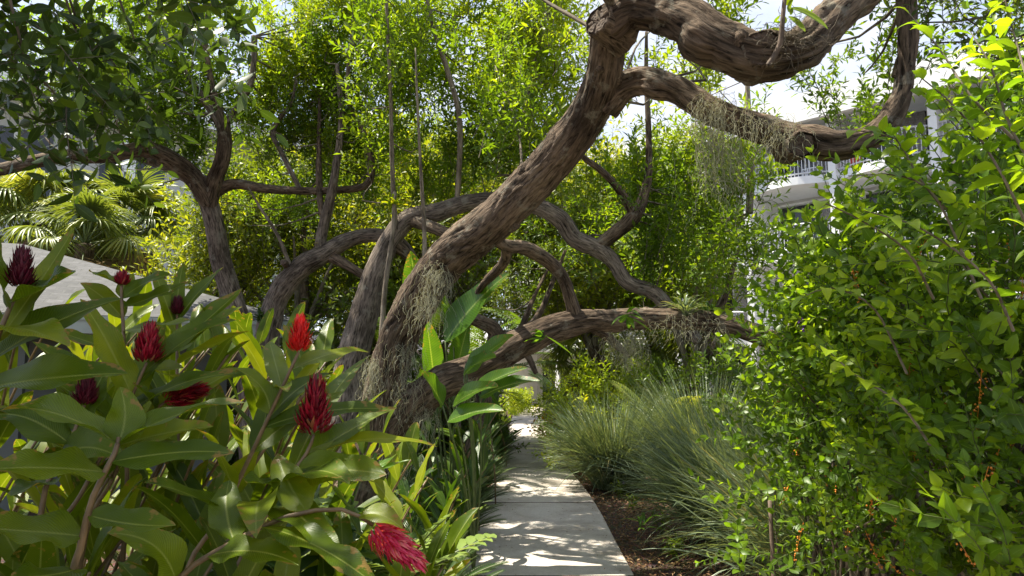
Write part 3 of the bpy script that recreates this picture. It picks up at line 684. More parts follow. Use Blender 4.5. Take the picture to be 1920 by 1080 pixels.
# ---- the big leaning tree
A_base = G(690, 1045); A_base[1] = 6.0; A_base[0] = -1.28
bt = thing('leaning_tree', 'huge leaning tree with furrowed bark whose forked limbs arch over the path', 'tree', (A_base[0], A_base[1], -.05))
trunkA = [[A_base[0]-.12, 6.0, -.1, .34], [A_base[0]-.06, 6.0, .35, .25]] + L_((708, 800, 6, 92), (735, 670, 5.95, 88), (775, 575, 5.8, 92), (835, 490, 5.5, 96), (930, 410, 5.1, 98), (1020, 320, 4.8, 96), (1090, 235, 4.5, 94), (1128, 150, 4.2, 88), (1140, 70, 3.95, 84), (1152, 28, 3.8, 84))
limb(bt, trunkA, 'trunk', 84, .018, .022, 3, raw=True, lump=.045)
lA1 = limb(bt, [(1150, 45, 3.85, 86), (1200, 18, 3.75, 92), (1280, 38, 3.6, 92), (1350, 80, 3.5, 96), (1430, 108, 3.45, 104), (1500, 95, 3.45, 96), (1552, 45, 3.5, 80), (1620, -15, 3.6, 66), (1720, -90, 3.8, 55), (1850, -180, 4.2, 40)], 'limb', 76, .018, .021, 4, lump=.045)
lA2 = limb(bt, [(1135, 200, 4.35, 70), (1168, 165, 4.25, 66), (1215, 152, 4.15, 62), (1270, 170, 4.05, 60), (1340, 212, 3.95, 60), (1430, 243, 3.85, 64), (1500, 262, 3.75, 68), (1570, 275, 3.7, 62), (1640, 254, 3.7, 56), (1682, 200, 3.7, 46), (1697, 120, 3.7, 42), (1700, 30, 3.7, 42), (1690, -60, 3.75, 36), (1650, -200, 4, 26)], 'limb', 64, .018, .015, 6, lump=.03)
lB = limb(bt, [(715, 830, 6.05, 70), (765, 770, 6.0, 84), (830, 715, 5.95, 74), (900, 690, 5.95, 66), (960, 655, 6.0, 66), (1020, 622, 6.05, 62), (1080, 604, 6.1, 54), (1150, 600, 6.15, 48), (1230, 597, 6.15, 46), (1310, 600, 6.1, 46), (1380, 614, 6.0, 44), (1460, 640, 5.9, 38), (1560, 640, 5.8, 32)], 'limb', 60, .02, .016, 8, lump=.03)
l = limb(bt, [(905, 440, 5.2, 16), (948, 460, 5.5, 26), (985, 466, 5.7, 30), (1025, 487, 5.9, 30), (1055, 520, 6.0, 28), (1070, 560, 6.05, 28), (1080, 604, 6.1, 32)], 'limb', 20, .03, .007, 9)
limb(bt, [(930, 440, 5.3, 16), (950, 472, 5.6, 22), (938, 500, 5.9, 22), (905, 535, 6.3, 16), (890, 560, 6.5, 10)], 'limb', 14, .04, .005, 10)
rk = np.random.default_rng(66)
for LL in (np.array(trunkA)[3:], lA1, lA2, lB):
    q = crom(LL, .04); g = Geo()
    for _ in range(9):
        j = rk.integers(4, len(q)-4); c = q[j, :3]; ax = nrm(q[j+1, :3]-q[j-1, :3]); F = frames(ax[None], np.array([rk.uniform(0, 6.28)]))[0]; o = F[:, 0]; r0 = q[j, 3]; k_ = rk.uniform(.25, .42)*r0
        g = Geo(); tube(g, [[*(c+o*r0*.55), k_*1.7], [*(c+o*r0*.9), k_*1.25], [*(c+o*(r0*1.04+.008)), k_*.75], [*(c+o*(r0*1.06+.012)), k_*.2]], 12, .012, .004, int(rk.integers(90))); part('knot', g, M['bark'], bt)
# sawn stubs
for c, d, rad, dr in (((1124, 40), 3.80, .085, (-.7, -.6, .15)), ((1428, 92), 3.37, .088, (-.2, -1, -.1)), ((1501, 271), 3.66, .066, (-.1, -1, -.25))):
    p = P(*c, d); dv = nrm(A(*dr)); g = Geo()
    tube(g, [[*(p-dv*.22), rad*1.3], [*(p-dv*.05), rad*1.05], [*(p+dv*.012), rad*1.06], [*(p+dv*.024), rad*.95]], 40, .01, .010, 3, cap=False, lump=.02); part('branch_stub', g, M['bark'], bt)
    F = frames(dv[None])[0]; g = Geo(); q = p+dv*.014; na, nr = 36, 7; rr_ = np.random.default_rng(int(rad*1e4)); V = [q-dv*.006]; rim = 1+.05*np.sin(np.arange(na)*1.1)+rr_.normal(size=na)*.03; crack = (rr_.random(na) < .14)
    for j in range(1, nr+1):
        for i in range(na):
            x = i*2*PI/na; rj = rad*.96*j/nr*rim[i]; V.append(q+F[:, 0]*math.cos(x)*rj+F[:, 1]*math.sin(x)*rj+dv*(rr_.normal()*.0012+(.002 if j % 2 else 0)-(.012 if crack[i] else 0)*j/nr))
    i = np.arange(na); i2 = (i+1) % na
    g.add(V, np.concatenate([np.stack([1+j*na+i, 1+j*na+i2, 1+(j+1)*na+i2, 1+(j+1)*na+i], 1) for j in range(nr-1)]), np.stack([0*i, 1+i, 1+i2], 1)); part('sawn_face', g, M['cutwood'], bt, False)
crown(bt, [box_px(1190, 1420, 60, 190, 4.2, 5.6, 26), box_px(1480, 1680, 110, 270, 4.4, 5.6, 44), box_px(1250, 1700, -300, -60, 3.2, 5.5, 70), (-1.2, 1.6, 4.2, 6.5, 4.8, 6.0, 55), box_px(860, 1060, 60, 330, 5.3, 6.4, 26), (0.4, 2.6, 5.5, 8, 4.6, 5.8, 24), (-.4, .8, 1.8, 3.2, 4.2, 5.2, 125)],  # last box: out-of-view leaves added to shade the lower right
      31, [shoot(300+i, .85, .12, .30, 20, 6) for i in range(5)], 'willow', (.5, .85), [np.array(trunkA)[6:], lA1, lA2], .45, gap=.3, cheap=False)

# ---- second trunk behind it, with the limb that dives to the right
ct = thing('twin_tree', 'grey barked tree just behind the huge leaning trunk with a dropping right limb', 'tree', (-1.75, 7.5, -.05))
tC = [[-1.95, 7.4, -.1, .3]] + L_((640, 860, 7.4, 84), (652, 720, 7.5, 74), (680, 600, 7.5, 66), (705, 510, 7.5, 56), (733, 450, 7.5, 48), (765, 412, 7.5, 44), (820, 398, 7.5, 40), (880, 380, 7.5, 36), (950, 375, 7.6, 36), (1010, 388, 7.6, 36), (1052, 412, 7.6, 40), (1078, 446, 7.6, 38), (1120, 466, 7.6, 42), (1150, 490, 7.6, 32), (1178, 530, 7.6, 32), (1225, 548, 7.6, 30), (1265, 590, 7.6, 28), (1310, 640, 7.6, 22))
limb(ct, tC, 'trunk', 36, .03, .015, 12, raw=True, lump=.02, m='bark_pale')
lC1 = limb(ct, [(1112, 468, 7.6, 30), (1150, 440, 7.55, 32), (1185, 410, 7.5, 32), (1205, 375, 7.5, 24), (1216, 320, 7.5, 17), (1216, 240, 7.5, 13), (1212, 150, 7.5, 10), (1212, 60, 7.5, 7)], 'limb', 16, .04, .006, 13)
lC2 = limb(ct, [(1188, 400, 7.5, 22), (1160, 355, 7.4, 18), (1125, 318, 7.3, 15), (1092, 292, 7.2, 12), (1070, 250, 7.1, 8)], 'limb', 12, .05, .004, 14)
limb(ct, [(735, 455, 7.5, 30), (765, 480, 7.6, 24), (800, 520, 7.8, 16)], 'limb', 12, .05, .005, 15)
lC3 = limb(ct, [(770, 412, 7.5, 30), (820, 430, 7.3, 26), (860, 450, 7.2, 22)], 'limb', 14, .05, .005, 16)
st = []
for rows in ([(742, 430, 7.4, 12), (736, 330, 7.3, 10), (733, 200, 7.2, 9), (727, 60, 7.1, 8), (722, -60, 7.1, 7)], [(797, 500, 6.8, 11), (795, 420, 6.8, 9), (788, 300, 6.7, 7), (782, 180, 6.6, 5), (779, 90, 6.6, 3)],
             [(857, 390, 7.5, 12), (862, 230, 7.3, 12), (838, 130, 7.2, 12), (815, 60, 7.1, 10), (795, -30, 7, 8)], [(975, 380, 7.6, 14), (985, 220, 7.5, 16), (1008, 110, 7.4, 15), (1030, -10, 7.3, 13), (1045, -100, 7.2, 10)],
             [(715, 640, 6.9, 13), (722, 540, 6.9, 11), (736, 440, 6.9, 10), (740, 360, 6.9, 8)], [(1405, 400, 8.5, 17), (1408, 300, 8.5, 16), (1403, 200, 8.5, 13), (1400, 120, 8.5, 9)]):
    st.append(limb(ct, rows, 'stem', 8, .08, .002, 17, 'twig'))
crown(ct, [box_px(700, 1060, -20, 380, 7, 9, 430), box_px(1180, 1390, 290, 590, 7.2, 9.0, 135), box_px(1000, 1190, 260, 560, 8, 9.5, 24), box_px(600, 1300, -250, -20, 6.8, 9, 40), box_px(1180, 1340, 160, 330, 7.5, 8.5, 16)],
      41, SH, 'willow', (.55, 1.0), [np.array(tC)[5:], lC1]+st, .45, gap=.38)

# ---- left tree pair
dt = thing('forked_tree', 'crooked tree at the left with a long level limb and pale upright branches', 'tree', (-3.1, 9, -.05))
tD = [[-3.1, 9, -.1, .34]] + L_((480, 760, 9, 74), (462, 660, 9, 60), (438, 570, 8.9, 50), (415, 490, 8.8, 46), (402, 420, 8.7, 44), (388, 370, 8.6, 44), (372, 335, 8.5, 46))
limb(dt, tD, 'trunk', 32, .03, .014, 21, raw=True, m='bark_pale', lump=.025)
lD1 = limb(dt, [(392, 380, 8.6, 40), (360, 330, 8.4, 44), (320, 300, 8.2, 40), (270, 280, 8.0, 34), (200, 292, 7.7, 32), (120, 294, 7.4, 30), (60, 304, 7.2, 28), (0, 318, 7.0, 28), (-120, 340, 6.6, 26), (-260, 330, 6.2, 20)], 'limb', 26, .03, .011, 22)
lD2 = limb(dt, [(392, 385, 8.6, 34), (402, 340, 8.5, 34), (417, 300, 8.4, 32), (421, 260, 8.35, 30), (415, 225, 8.3, 26), (402, 185, 8.3, 18), (390, 120, 8.2, 12), (385, 60, 8.2, 11), (398, -10, 8.1, 9)], 'limb', 20, .04, .007, 23)
lD3 = limb(dt, [(413, 235, 8.3, 20), (385, 190, 8.25, 17), (355, 150, 8.2, 16), (325, 105, 8.2, 14), (290, 50, 8.1, 11), (260, -10, 8, 9)], 'limb', 14, .05, .005, 24, 'bark_pale')
lD4 = limb(dt, [(420, 238, 8.35, 18), (445, 200, 8.3, 14), (470, 155, 8.3, 13), (476, 110, 8.3, 12), (477, 68, 8.3, 13)], 'limb', 12, .05, .005, 25, 'bark_pale')
lD5 = limb(dt, [(400, 360, 8.6, 30), (440, 345, 8.6, 24), (500, 354, 8.6, 20), (570, 358, 8.6, 17), (640, 356, 8.6, 16), (685, 348, 8.6, 16), (697, 318, 8.6, 16), (688, 265, 8.5, 14), (665, 215, 8.4, 12), (652, 180, 8.3, 12), (655, 90, 8.3, 7)], 'limb', 14, .04, .005, 26)
lD6 = limb(dt, [(365, 345, 8.4, 22), (320, 318, 8.5, 18), (270, 300, 8.6, 15), (230, 288, 8.7, 12)], 'limb', 12, .05, .005, 27, 'bark_pale')
lD7 = limb(dt, [(563, 356, 8.6, 10), (530, 290, 8.6, 11), (512, 245, 8.6, 11), (545, 195, 8.5, 9), (556, 150, 8.4, 7)], 'limb', 10, .06, .003, 28, 'bark_pale')
lD8 = limb(dt, [(600, 357, 8.6, 14), (598, 270, 8.6, 10), (600, 180, 8.6, 8)], 'limb', 8, .06, .003, 29)
crown(dt, [box_px(220, 520, 30, 330, 7.8, 9.4, 150), box_px(460, 740, -20, 340, 8.2, 9.8, 420), box_px(-80, 330, 40, 280, 6.8, 8.6, 170), box_px(200, 720, -260, -30, 7, 9, 60), box_px(280, 420, 150, 330, 8.5, 9.5, 20)],
      51, SH, 'willow', (.5, .95), [lD1, lD2, lD3, lD4, lD5, lD7, lD8], .45, gap=.38)
et = thing('bent_tree', 'bent tree leaning right below the forked tree with a pale lower trunk', 'tree', (-3.0, 8.6, -.05))
tE = [[-2.95, 8.6, -.1, .3]] + L_((500, 760, 8.6, 70), (498, 680, 8.6, 58), (506, 600, 8.6, 52), (530, 540, 8.55, 50), (570, 497, 8.5, 50), (610, 475, 8.5, 44), (650, 452, 8.5, 34), (690, 441, 8.5, 30), (735, 446, 8.5, 28), (765, 470, 8.6, 22), (785, 500, 8.8, 12))
limb(et, tE, 'trunk', 30, .03, .013, 31, raw=True, m='bark_pale', lump=.03)
lE1 = limb(et, [(598, 480, 8.5, 28), (605, 430, 8.5, 24), (620, 370, 8.45, 21), (632, 300, 8.4, 16), (640, 220, 8.35, 13), (632, 120, 8.3, 9)], 'limb', 14, .05, .005, 32, 'bark_pale')
lE2 = limb(et, [(608, 420, 8.5, 16), (600, 370, 8.55, 14), (596, 300, 8.6, 10)], 'limb', 10, .05, .004, 33)
lE3 = limb(et, [(620, 480, 8.5, 26), (655, 500, 8.45, 20), (690, 522, 8.5, 18), (715, 540, 8.6, 12)], 'limb', 12, .05, .005, 34)
lE4 = limb(et, [(545, 500, 8.45, 9), (520, 440, 8.4, 8), (485, 385, 8.4, 6), (465, 350, 8.3, 4)], 'stem', 7, .08, .001, 35, 'twig')
for k, (px, py, d, rad, dr) in enumerate([(532, 492, 8.35, .045, (0, -1, .2)), (281, 301, 7.95, .035, (0, -1, -.1))]):
    p = P(px, py, d); g = Geo(); dv = nrm(A(*dr)); tube(g, [[*(p-dv*.1), rad], [*(p), rad*.95], [*(p+dv*.02), rad*.8]], 12, .02); part('sawn_stub', g, M['cutwood'], et if k == 0 else dt)
crown(et, [box_px(440, 720, 250, 430, 8.8, 10, 60), box_px(540, 700, 60, 300, 8.2, 9.2, 45)], 61, SH, 'willow', (.5, .85), [lE1, lE2], .25, gap=.3)

# ---- small crooked branches low behind the big limb
lt = thing('low_tree', 'low dark crooked tree partly hidden beneath the arched lower limb', 'tree', (-.55, 8.6, -.05))
tF = [[-.62, 8.6, -.1, .14]] + L_((905, 760, 8.6, 36), (915, 680, 8.6, 34), (930, 625, 8.6, 34), (900, 603, 8.5, 28), (860, 590, 8.4, 22))
limb(lt, tF, 'trunk', 20, .04, .01, 41, raw=True)
lF = [limb(lt, r_, 'limb', 12, .05, .004, 42+i) for i, r_ in enumerate([[(925, 630, 8.6, 26), (975, 625, 8.7, 24), (1010, 590, 8.8, 14), (1040, 520, 9, 10), (1060, 470, 9.1, 7)],
      [(975, 625, 8.7, 18), (1000, 560, 9, 9), (1030, 500, 9.2, 6)], [(950, 630, 8.6, 20), (985, 660, 8.5, 16), (1005, 700, 8.4, 10)]])]
lF.append(limb(lt, [(1110, 615, 6.3, 18), (1140, 632, 6.6, 20), (1165, 655, 7, 14), (1180, 668, 7.2, 6)], 'limb', 12, .04, .004, 49))
crown(lt, [box_px(880, 1090, 470, 600, 9.2, 10.4, 16)], 71, SH, 'willow_dark', (.45, .8), lF, .3, gap=.2)

# ================================================================== BACKGROUND TREES
def bg_tree(name, label, base, h, rx, ry, cz, rzz, n, seed, leaf='far', temps=None, scale=(.8, 1.3), trunk_r=.14, gap=.33, tilt=.4, bark='bark', group='trees behind the garden'):
    t = thing(name, label, 'tree', (base[0], base[1], -.05), group)
    rg = np.random.default_rng(seed); x, y = base[:2]
    tr = [[x, y, -.1, trunk_r*1.3], [x+rg.normal()*.1, y, h*.25, trunk_r], [x+rg.normal()*.3, y+rg.normal()*.2, h*.5, trunk_r*.7], [x+rg.normal()*.4, y+rg.normal()*.3, h*.9, trunk_r*.2]]
    g = Geo(); tube(g, tr, 10, .15, .012, seed); part('trunk', g, M[bark], t)
    gl, gs = Geo(), Geo(); lb = []
    for k in range(7):
        a = k*2.4; f = rg.uniform(.2, .6); b = np.array(tr[1])*(1-f)+np.array(tr[2])*f; e = A(x+math.cos(a)*rx*.7, y+math.sin(a)*ry*.7, cz+rg.uniform(-.1, .6)*rzz)
        m_ = (b[:3]+e)/2+A(0, 0, .2); rows = [[*b[:3], trunk_r*.5], [*m_, trunk_r*.3], [*e, trunk_r*.1]]; tube(gs, rows, 6, .3); lb.append(rows)
    u = nrm(rg.normal(size=(n, 3)))*(rg.random(n)**.42)[:, None]
    p = A(x, y, cz)+u*A(rx, ry, rzz); p = p[(p[:, 2] > .3)]; p = p[lump3(p, 1.3, seed) > gap]
    vb = np.clip((lump3(p, 1.0, seed+1)-.5)*1.6+.52+rg.uniform(-.3, .3, len(p)), 0, 1)
    dirs = nrm(up_dirs(len(p), rg, tilt)+ (p-A(x, y, cz))/A(rx, ry, rzz)*.5)
    put_shoots(gl, gs, p, dirs, rg.uniform(*scale, len(p)), temps or SHF, rg, True, vb)
    part('branches', gs, M['twig'], t); part('crown', gl, M[leaf], t)
    return t
BT = [ # px, depth, height, rx, ry, centre z, half height, n, leaf, label
 (410, 14, 5.4, 1.5, 1.6, 3.4, 2.2, 330, 'far', 'rounded yellow-green tree behind the forked tree trunk'),
 (560, 13.5, 5.8, 2.1, 1.5, 3.6, 2.4, 420, 'far', 'dense fine-leaved tree behind the bent tree'),
 (700, 15, 7.0, 2.0, 1.5, 4.4, 2.8, 360, 'far', 'taller tree behind the grey twin trunk'),
 (840, 13.5, 6.2, 1.9, 1.4, 4.0, 2.4, 360, 'far', 'shaded green tree directly behind the huge leaning trunk'),
 (870, 16.5, 6.6, 1.9, 1.5, 4.2, 2.3, 330, 'far', 'light green tree above the far end of the path'),
 (1125, 13.8, 5.6, 1.8, 1.4, 3.9, 2.0, 330, 'far', 'fresh green tree above the arched limb'),
 (1230, 15, 6.4, 1.9, 1.5, 3.9, 2.5, 330, 'willow', 'slender green tree before the left end of the hotel'),
 (1290, 12, 4.2, 1.0, 1.0, 3.2, 1.6, 140, 'willow', 'open leafy tree before the hotel balconies'),
 (130, 27, 6.5, 4.0, 2, 3.8, 2.6, 300, 'far', 'distant bushy tree behind the fan palms'),
 (620, 24, 9.5, 3.6, 2, 6.0, 3.6, 420, 'willow', 'tall distant tree rising behind the left canopy'),
 (850, 25, 11, 3.2, 2, 7.0, 4.0, 400, 'willow', 'tallest distant tree in the middle of the garden'),
 (1060, 26, 7.6, 3.0, 2, 5.0, 2.6, 300, 'far', 'distant tree over the entrance building'),
 (1700, 12, 3.2, 1.6, 1.3, 1.8, 1.3, 150, 'willow_dark', 'dim tree between the flowering shrubs and the hotel'),
]
for i, (px, d, h, rx, ry, cz, hz, n, lf, lb) in enumerate(BT):
    b = P(px, 700, d); s = (.8, 1.3) if d < 20 else (1.3, 2.0)
    bg_tree('background_tree', lb, (b[0], d), h, rx, ry, cz, hz, n, 500+i, lf, SHF if d > 20 else SHM if False else SHF, s, gap=.3)
# hedge masses closing the view under the trees
def shrub(name, label, c, rx, ry, rz, n, seed, leaf, temps, scale, group=None, tilt=.7, stems=8):
    t = thing(name, label, 'shrub', (c[0], c[1], 0), group); rg = np.random.default_rng(seed); gl, gs = Geo(), Geo()
    for k in range(stems):
        a = k*2.4; tube(gs, [[c[0]+math.cos(a)*.05, c[1]+math.sin(a)*.05, -.05, .02], [c[0]+math.cos(a)*rx*.3, c[1]+math.sin(a)*ry*.3, rz*.7, .014], [c[0]+math.cos(a)*rx*.6, c[1]+math.sin(a)*ry*.6, rz*1.4, .006]], 5, .2)
    u = nrm(rg.normal(size=(n, 3)))*(rg.random(n)**.35)[:, None]; u[:, 2] = np.abs(u[:, 2])*2-1+.05
    p = A(c[0], c[1], rz)+u*A(rx, ry, rz); p[:, 2] = np.maximum(p[:, 2], .02)
    vb = np.clip(lump3(p, 2.5, seed+1)*.7+rg.uniform(-.2, .4, len(p)), 0, 1)
    put_shoots(gl, gs, p, nrm(up_dirs(len(p), rg, tilt)+u*.6), rg.uniform(*scale, len(p)), temps, rg, True, vb)
    part('stems', gs, M['twig'], t); part('foliage', gl, M[leaf], t); return t
SB = [shoot(600+i, 1, .24, .40, 11, 5, spread=1.2) for i in range(5)]
for i, (px, d, rx, ry, h, n, lf, lb) in enumerate([
 (1105, 11.8, .75, .6, .78, 150, 'lime', 'bright yellow-green bush behind the left fountain grass clump'),
 (1190, 12.5, .7, .6, .85, 120, 'lime', 'acid-green bush right of the yellow-green bush'),
 (968, 28, .55, 1.5, .35, 90, 'lime', 'low sunlit hedge left of the path before the entrance'),
 (1115, 14.5, .7, .8, .5, 90, 'fern', 'dark low bush right of the path near the bollard'),
 (1056, 15.5, .28, .5, .2, 50, 'croton', 'small orange and yellow bush at the right path edge'),
 (1300, 12, 1.3, .8, .95, 150, 'willow', 'leafy bush under the arched limb by the hotel'),
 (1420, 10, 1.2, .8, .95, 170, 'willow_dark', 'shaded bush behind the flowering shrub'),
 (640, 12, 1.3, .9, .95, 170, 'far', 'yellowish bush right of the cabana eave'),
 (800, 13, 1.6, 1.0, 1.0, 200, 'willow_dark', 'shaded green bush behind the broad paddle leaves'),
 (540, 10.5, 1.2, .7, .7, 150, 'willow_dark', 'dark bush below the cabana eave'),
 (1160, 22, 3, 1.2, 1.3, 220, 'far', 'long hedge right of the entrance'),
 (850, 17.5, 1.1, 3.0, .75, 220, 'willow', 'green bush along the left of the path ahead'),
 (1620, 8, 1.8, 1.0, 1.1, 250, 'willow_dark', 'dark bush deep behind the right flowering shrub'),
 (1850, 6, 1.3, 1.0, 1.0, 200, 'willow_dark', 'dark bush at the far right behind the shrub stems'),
 (1180, 17, 2, 1.2, 1.0, 200, 'far', 'pale bush behind the acid-green bush')]):
    b = P(px, 700, d); shrub('bush', lb, (b[0], d), rx, ry, h, n, 700+i, lf, SB, (.28, .5) if d < 15 else (.4, .7))

# ================================================================== FAN PALMS AND FEATHER PALMS
def fan_frond(seed, pet=1.0, R=.8, nseg=38, droop=.5):
    r = np.random.default_rng(seed); hub = A(0, pet*.75, pet*.55)
    ax = nrm(A(0, 1, .1)); up = nrm(A(0, -.2, 1)); sd = A(1, 0, 0)
    B, C, T = [], [], []
    for a in np.linspace(-2.3, 2.3, nseg):
        l = R*(1-.12*abs(a)/2.3)*r.uniform(.9, 1.05); d = ax*math.cos(a)+sd*math.sin(a)
        d = nrm(d+up*(.25*math.cos(a*1.5)))
        B.append(hub); C.append(hub+d*l*.6+up*.03); T.append(hub+d*l+A(0, 0, -1)*droop*l*r.uniform(.6, 1.3)+r.normal(size=3)*.03)
    H = np.tile(up, (nseg, 1)); Wd = np.full(nseg, R*.062)
    return BD(B, C, T, H, Wd), ([A(0, 0, 0)], [hub], [.02], [.012])
FF = [fan_frond(800+i, droop=.35+.12*i) for i in range(4)]
def fan_palm(name, label, base, th, nf, seed, s=1.0, trunk=.16, dead=6, group=None, cat='palm'):
    t = thing(name, label, cat, (base[0], base[1], -.05), group); rg = np.random.default_rng(seed)
    g = Geo(); tube(g, [[base[0], base[1], -.1, trunk*1.2], [base[0]+.05, base[1], th*.5, trunk], [base[0], base[1], th, trunk*1.1]], 14, .08, .03, seed); part('trunk', g, M['bark'], t)
    top = A(base[0], base[1], th); gl, gd, gs = Geo(), Geo(), Geo()
    for k in range(nf+dead):
        a = k*2.4+rg.normal()*.2; f = k/nf; el = 1.35-1.45*f if k < nf else -.75-rg.random()*.4
        # frame: frond's +y outward, tilted by el
        out = A(math.cos(a), math.sin(a), 0); y = out*math.cos(el-.6)+A(0, 0, 1)*math.sin(el-.6); x = nrm(np.cross(y, A(0, 0, 1))); z = np.cross(x, y)
        R = np.stack([x, y, z], 1)[None]; bd, sg = FF[rg.integers(0, 4)]; sc = s*rg.uniform(.8, 1.1)
        b = scatter(bd, top[None], R, sc); blades(gl if k < nf else gd, b, 5, 3, 'strap', .5, var=np.clip(rg.uniform(0, .6)+rg.random(len(b))*.4, 0, 1))
        P1 = top+R[0]@sg[1][0]*sc; prisms(gs, [top], [P1], .022*s, .012*s, 4)
    part('petioles', gs, M['stalk'], t); part('fronds', gl, M['palm'], t)
    if dead: part('dry_fronds', gd, M['palm_dead'], t)
    return t
fan_palm('fan_palm', 'shaggy fan palm above the left end of the shingle roof', P(70, 700, 15.5), 5.1, 24, 1, 1.15)
fan_palm('fan_palm', 'fan palm with hanging dry fronds left of the forked trunk above the shingle roof', P(215, 700, 16.5), 5.0, 24, 2, 1.2, dead=9)
fan_palm('fan_palm', 'smaller fan palm between the taller fan palms', P(140, 700, 14.2), 4.3, 16, 3, .9, dead=3)
fan_palm('fan_palm', 'fan palm in the sun right of the path far end', P(1300, 700, 13), 1.6, 16, 4, .8, .1, dead=0)
fan_palm('fan_palm', 'small shaded fan palm under the arched limb above the path', P(1085, 700, 16), 1.7, 16, 5, .75, .08, dead=2)
def feather(seed, L=1.8, n=30, droop=.5, lf=.38, w=.03):
    r = np.random.default_rng(seed); t = np.linspace(.18, 1, n); 
    X = np.stack([0*t, L*t*(1-.25*t*droop), L*(.75*t-.9*droop*t**2)], 1); dx = nrm(np.gradient(X, axis=0)); sd = A(1, 0, 0)
    ll = lf*np.sin(PI*(t*.85+.1))**.6
    B, C, T, H = [], [], [], []
    for s in (-1, 1):
        d = nrm(dx*.55+sd*s*.9+A(0, 0, .25)); tip = X+d*ll[:, None]+A(0, 0, -.25)*ll[:, None]
        B.append(X); C.append(X+d*ll[:, None]*.6); T.append(tip); H.append(nrm(np.cross(np.cross(d, A(0, 0, 1)), d)))
    Xf = np.vstack([[0, 0, 0], X]); return BD(np.concatenate(B), np.concatenate(C), np.concatenate(T), np.concatenate(H), w), (Xf[:-1], Xf[1:], np.linspace(.012, .004, n), np.linspace(.011, .003, n))
FE = [feather(900+i, droop=.45+.12*i) for i in range(4)]
def frond_plant(name, label, cat, base, nf, seed, s, temps, m, el=(.2, 1.2), group=None, z0=0.0, nv=4, prof='lance', stem=None, ms='stalk'):
    t = thing(name, label, cat, (base[0], base[1], z0), group); rg = np.random.default_rng(seed); gl, gs = Geo(), Geo()
    for k in range(nf):
        a = k*2.4+rg.normal()*.3; e = rg.uniform(*el)-.5; out = A(math.cos(a), math.sin(a), 0); y = out*math.cos(e)+A(0, 0, 1)*math.sin(e)
        x = nrm(np.cross(y, A(0, 0, 1))); z = np.cross(x, y); R = np.stack([x, y, z], 1)[None]; sc = s*rg.uniform(.75, 1.1)
        p = A(base[0]+math.cos(a)*.04*s, base[1]+math.sin(a)*.04*s, z0); bd, sg = temps[rg.integers(0, len(temps))]
        blades(gl, scatter(bd, p[None], R, sc), nv, 3, prof, .25, var=np.clip(rg.uniform(0, .6)+rg.random(len(bd))*.4, 0, 1))
        prisms(gs, np.array([R[0]@q for q in sg[0]])*sc+p, np.array([R[0]@q for q in sg[1]])*sc+p, np.array(sg[2])*sc, np.array(sg[3])*sc, 4)
    if stem: part('trunk', (lambda gg: (tube(gg, [[base[0], base[1], -.05, .06], [base[0], base[1], z0, .05]], 10, .1, .004, 3), gg)[1])(Geo()), M['bark_pale'], t)
    part('stalks', gs, M[ms], t); part('fronds', gl, M[m], t); return t
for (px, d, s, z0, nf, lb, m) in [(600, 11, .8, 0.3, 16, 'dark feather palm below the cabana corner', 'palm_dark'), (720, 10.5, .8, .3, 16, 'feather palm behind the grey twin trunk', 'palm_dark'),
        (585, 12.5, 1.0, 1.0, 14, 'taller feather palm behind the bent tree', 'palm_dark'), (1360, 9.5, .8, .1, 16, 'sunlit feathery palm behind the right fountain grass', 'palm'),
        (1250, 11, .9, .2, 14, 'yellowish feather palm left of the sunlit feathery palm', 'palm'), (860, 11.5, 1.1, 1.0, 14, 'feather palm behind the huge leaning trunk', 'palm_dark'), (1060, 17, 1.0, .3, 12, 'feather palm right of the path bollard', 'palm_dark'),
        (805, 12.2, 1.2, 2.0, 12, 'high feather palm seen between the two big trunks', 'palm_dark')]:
    frond_plant('feather_palm', lb, 'palm', P(px, 700, d), nf, int(px+d*7), s, FE, m, z0=z0, stem=z0 > .5)

# ================================================================== GRASS CLUMPS
def grass_clump(label, c, n, L, spread, seed, group='fountain grass clumps'):
    t = thing('fountain_grass', label, 'grass clump', (c[0], c[1], 0), group); rg = np.random.default_rng(seed)
    a = rg.uniform(0, 2*PI, n); rr = rg.random(n)**.6*spread; B = np.stack([c[0]+np.cos(a)*rr, c[1]+np.sin(a)*rr, np.zeros(n)], 1)
    a2 = a+rg.normal(size=n)*.45; el = np.clip(rg.normal(1.3, .19, n)-rr/spread*.16, .25, 1.52); l = L*rg.uniform(.6, 1.08, n)
    out = np.stack([np.cos(a2), np.sin(a2), 0*a2], 1)
    C = B+(out*np.cos(el)[:, None]+A(0, 0, 1)*np.sin(el)[:, None])*(l*.6)[:, None]
    e2 = el-rg.uniform(.3, 1.75, n)**1.0
    T = C+(out*.9*np.cos(e2)[:, None]+A(0, 0, 1)*np.sin(e2)[:, None])*(l*.52)[:, None]; T[:, 2] = np.maximum(T[:, 2], .02)
    T += rg.normal(size=(n, 3))*.03*A(1, 1, .3); T[:, 2] = np.maximum(T[:, 2], .015)
    H = nrm(out*.3+A(0, 0, 1)+rg.normal(size=(n, 3))*.5)
    g = Geo(); blades(g, BD(B, C, T, H, rg.uniform(.012, .024, n)), 8, 3, 'grass', .5, var=np.clip(rg.normal(.5, .22, n), 0, 1)); part('blades', g, M['grass'], t); return t
grass_clump('round grey-green fountain grass clump beside the kink of the path', (1.45, 9.9), 2800, 1.38, .28, 1)
grass_clump('largest arching fountain grass clump filling the bed at centre right', (2.2, 6.7), 3000, 1.42, .32, 2)
grass_clump('shaded fountain grass clump at the lower right under the flowering shrub', (2.35, 4.7), 2600, 1.5, .4, 3)
grass_clump('fountain grass clump behind the two front clumps', (2.75, 9.7), 2500, 1.75, .4, 4)
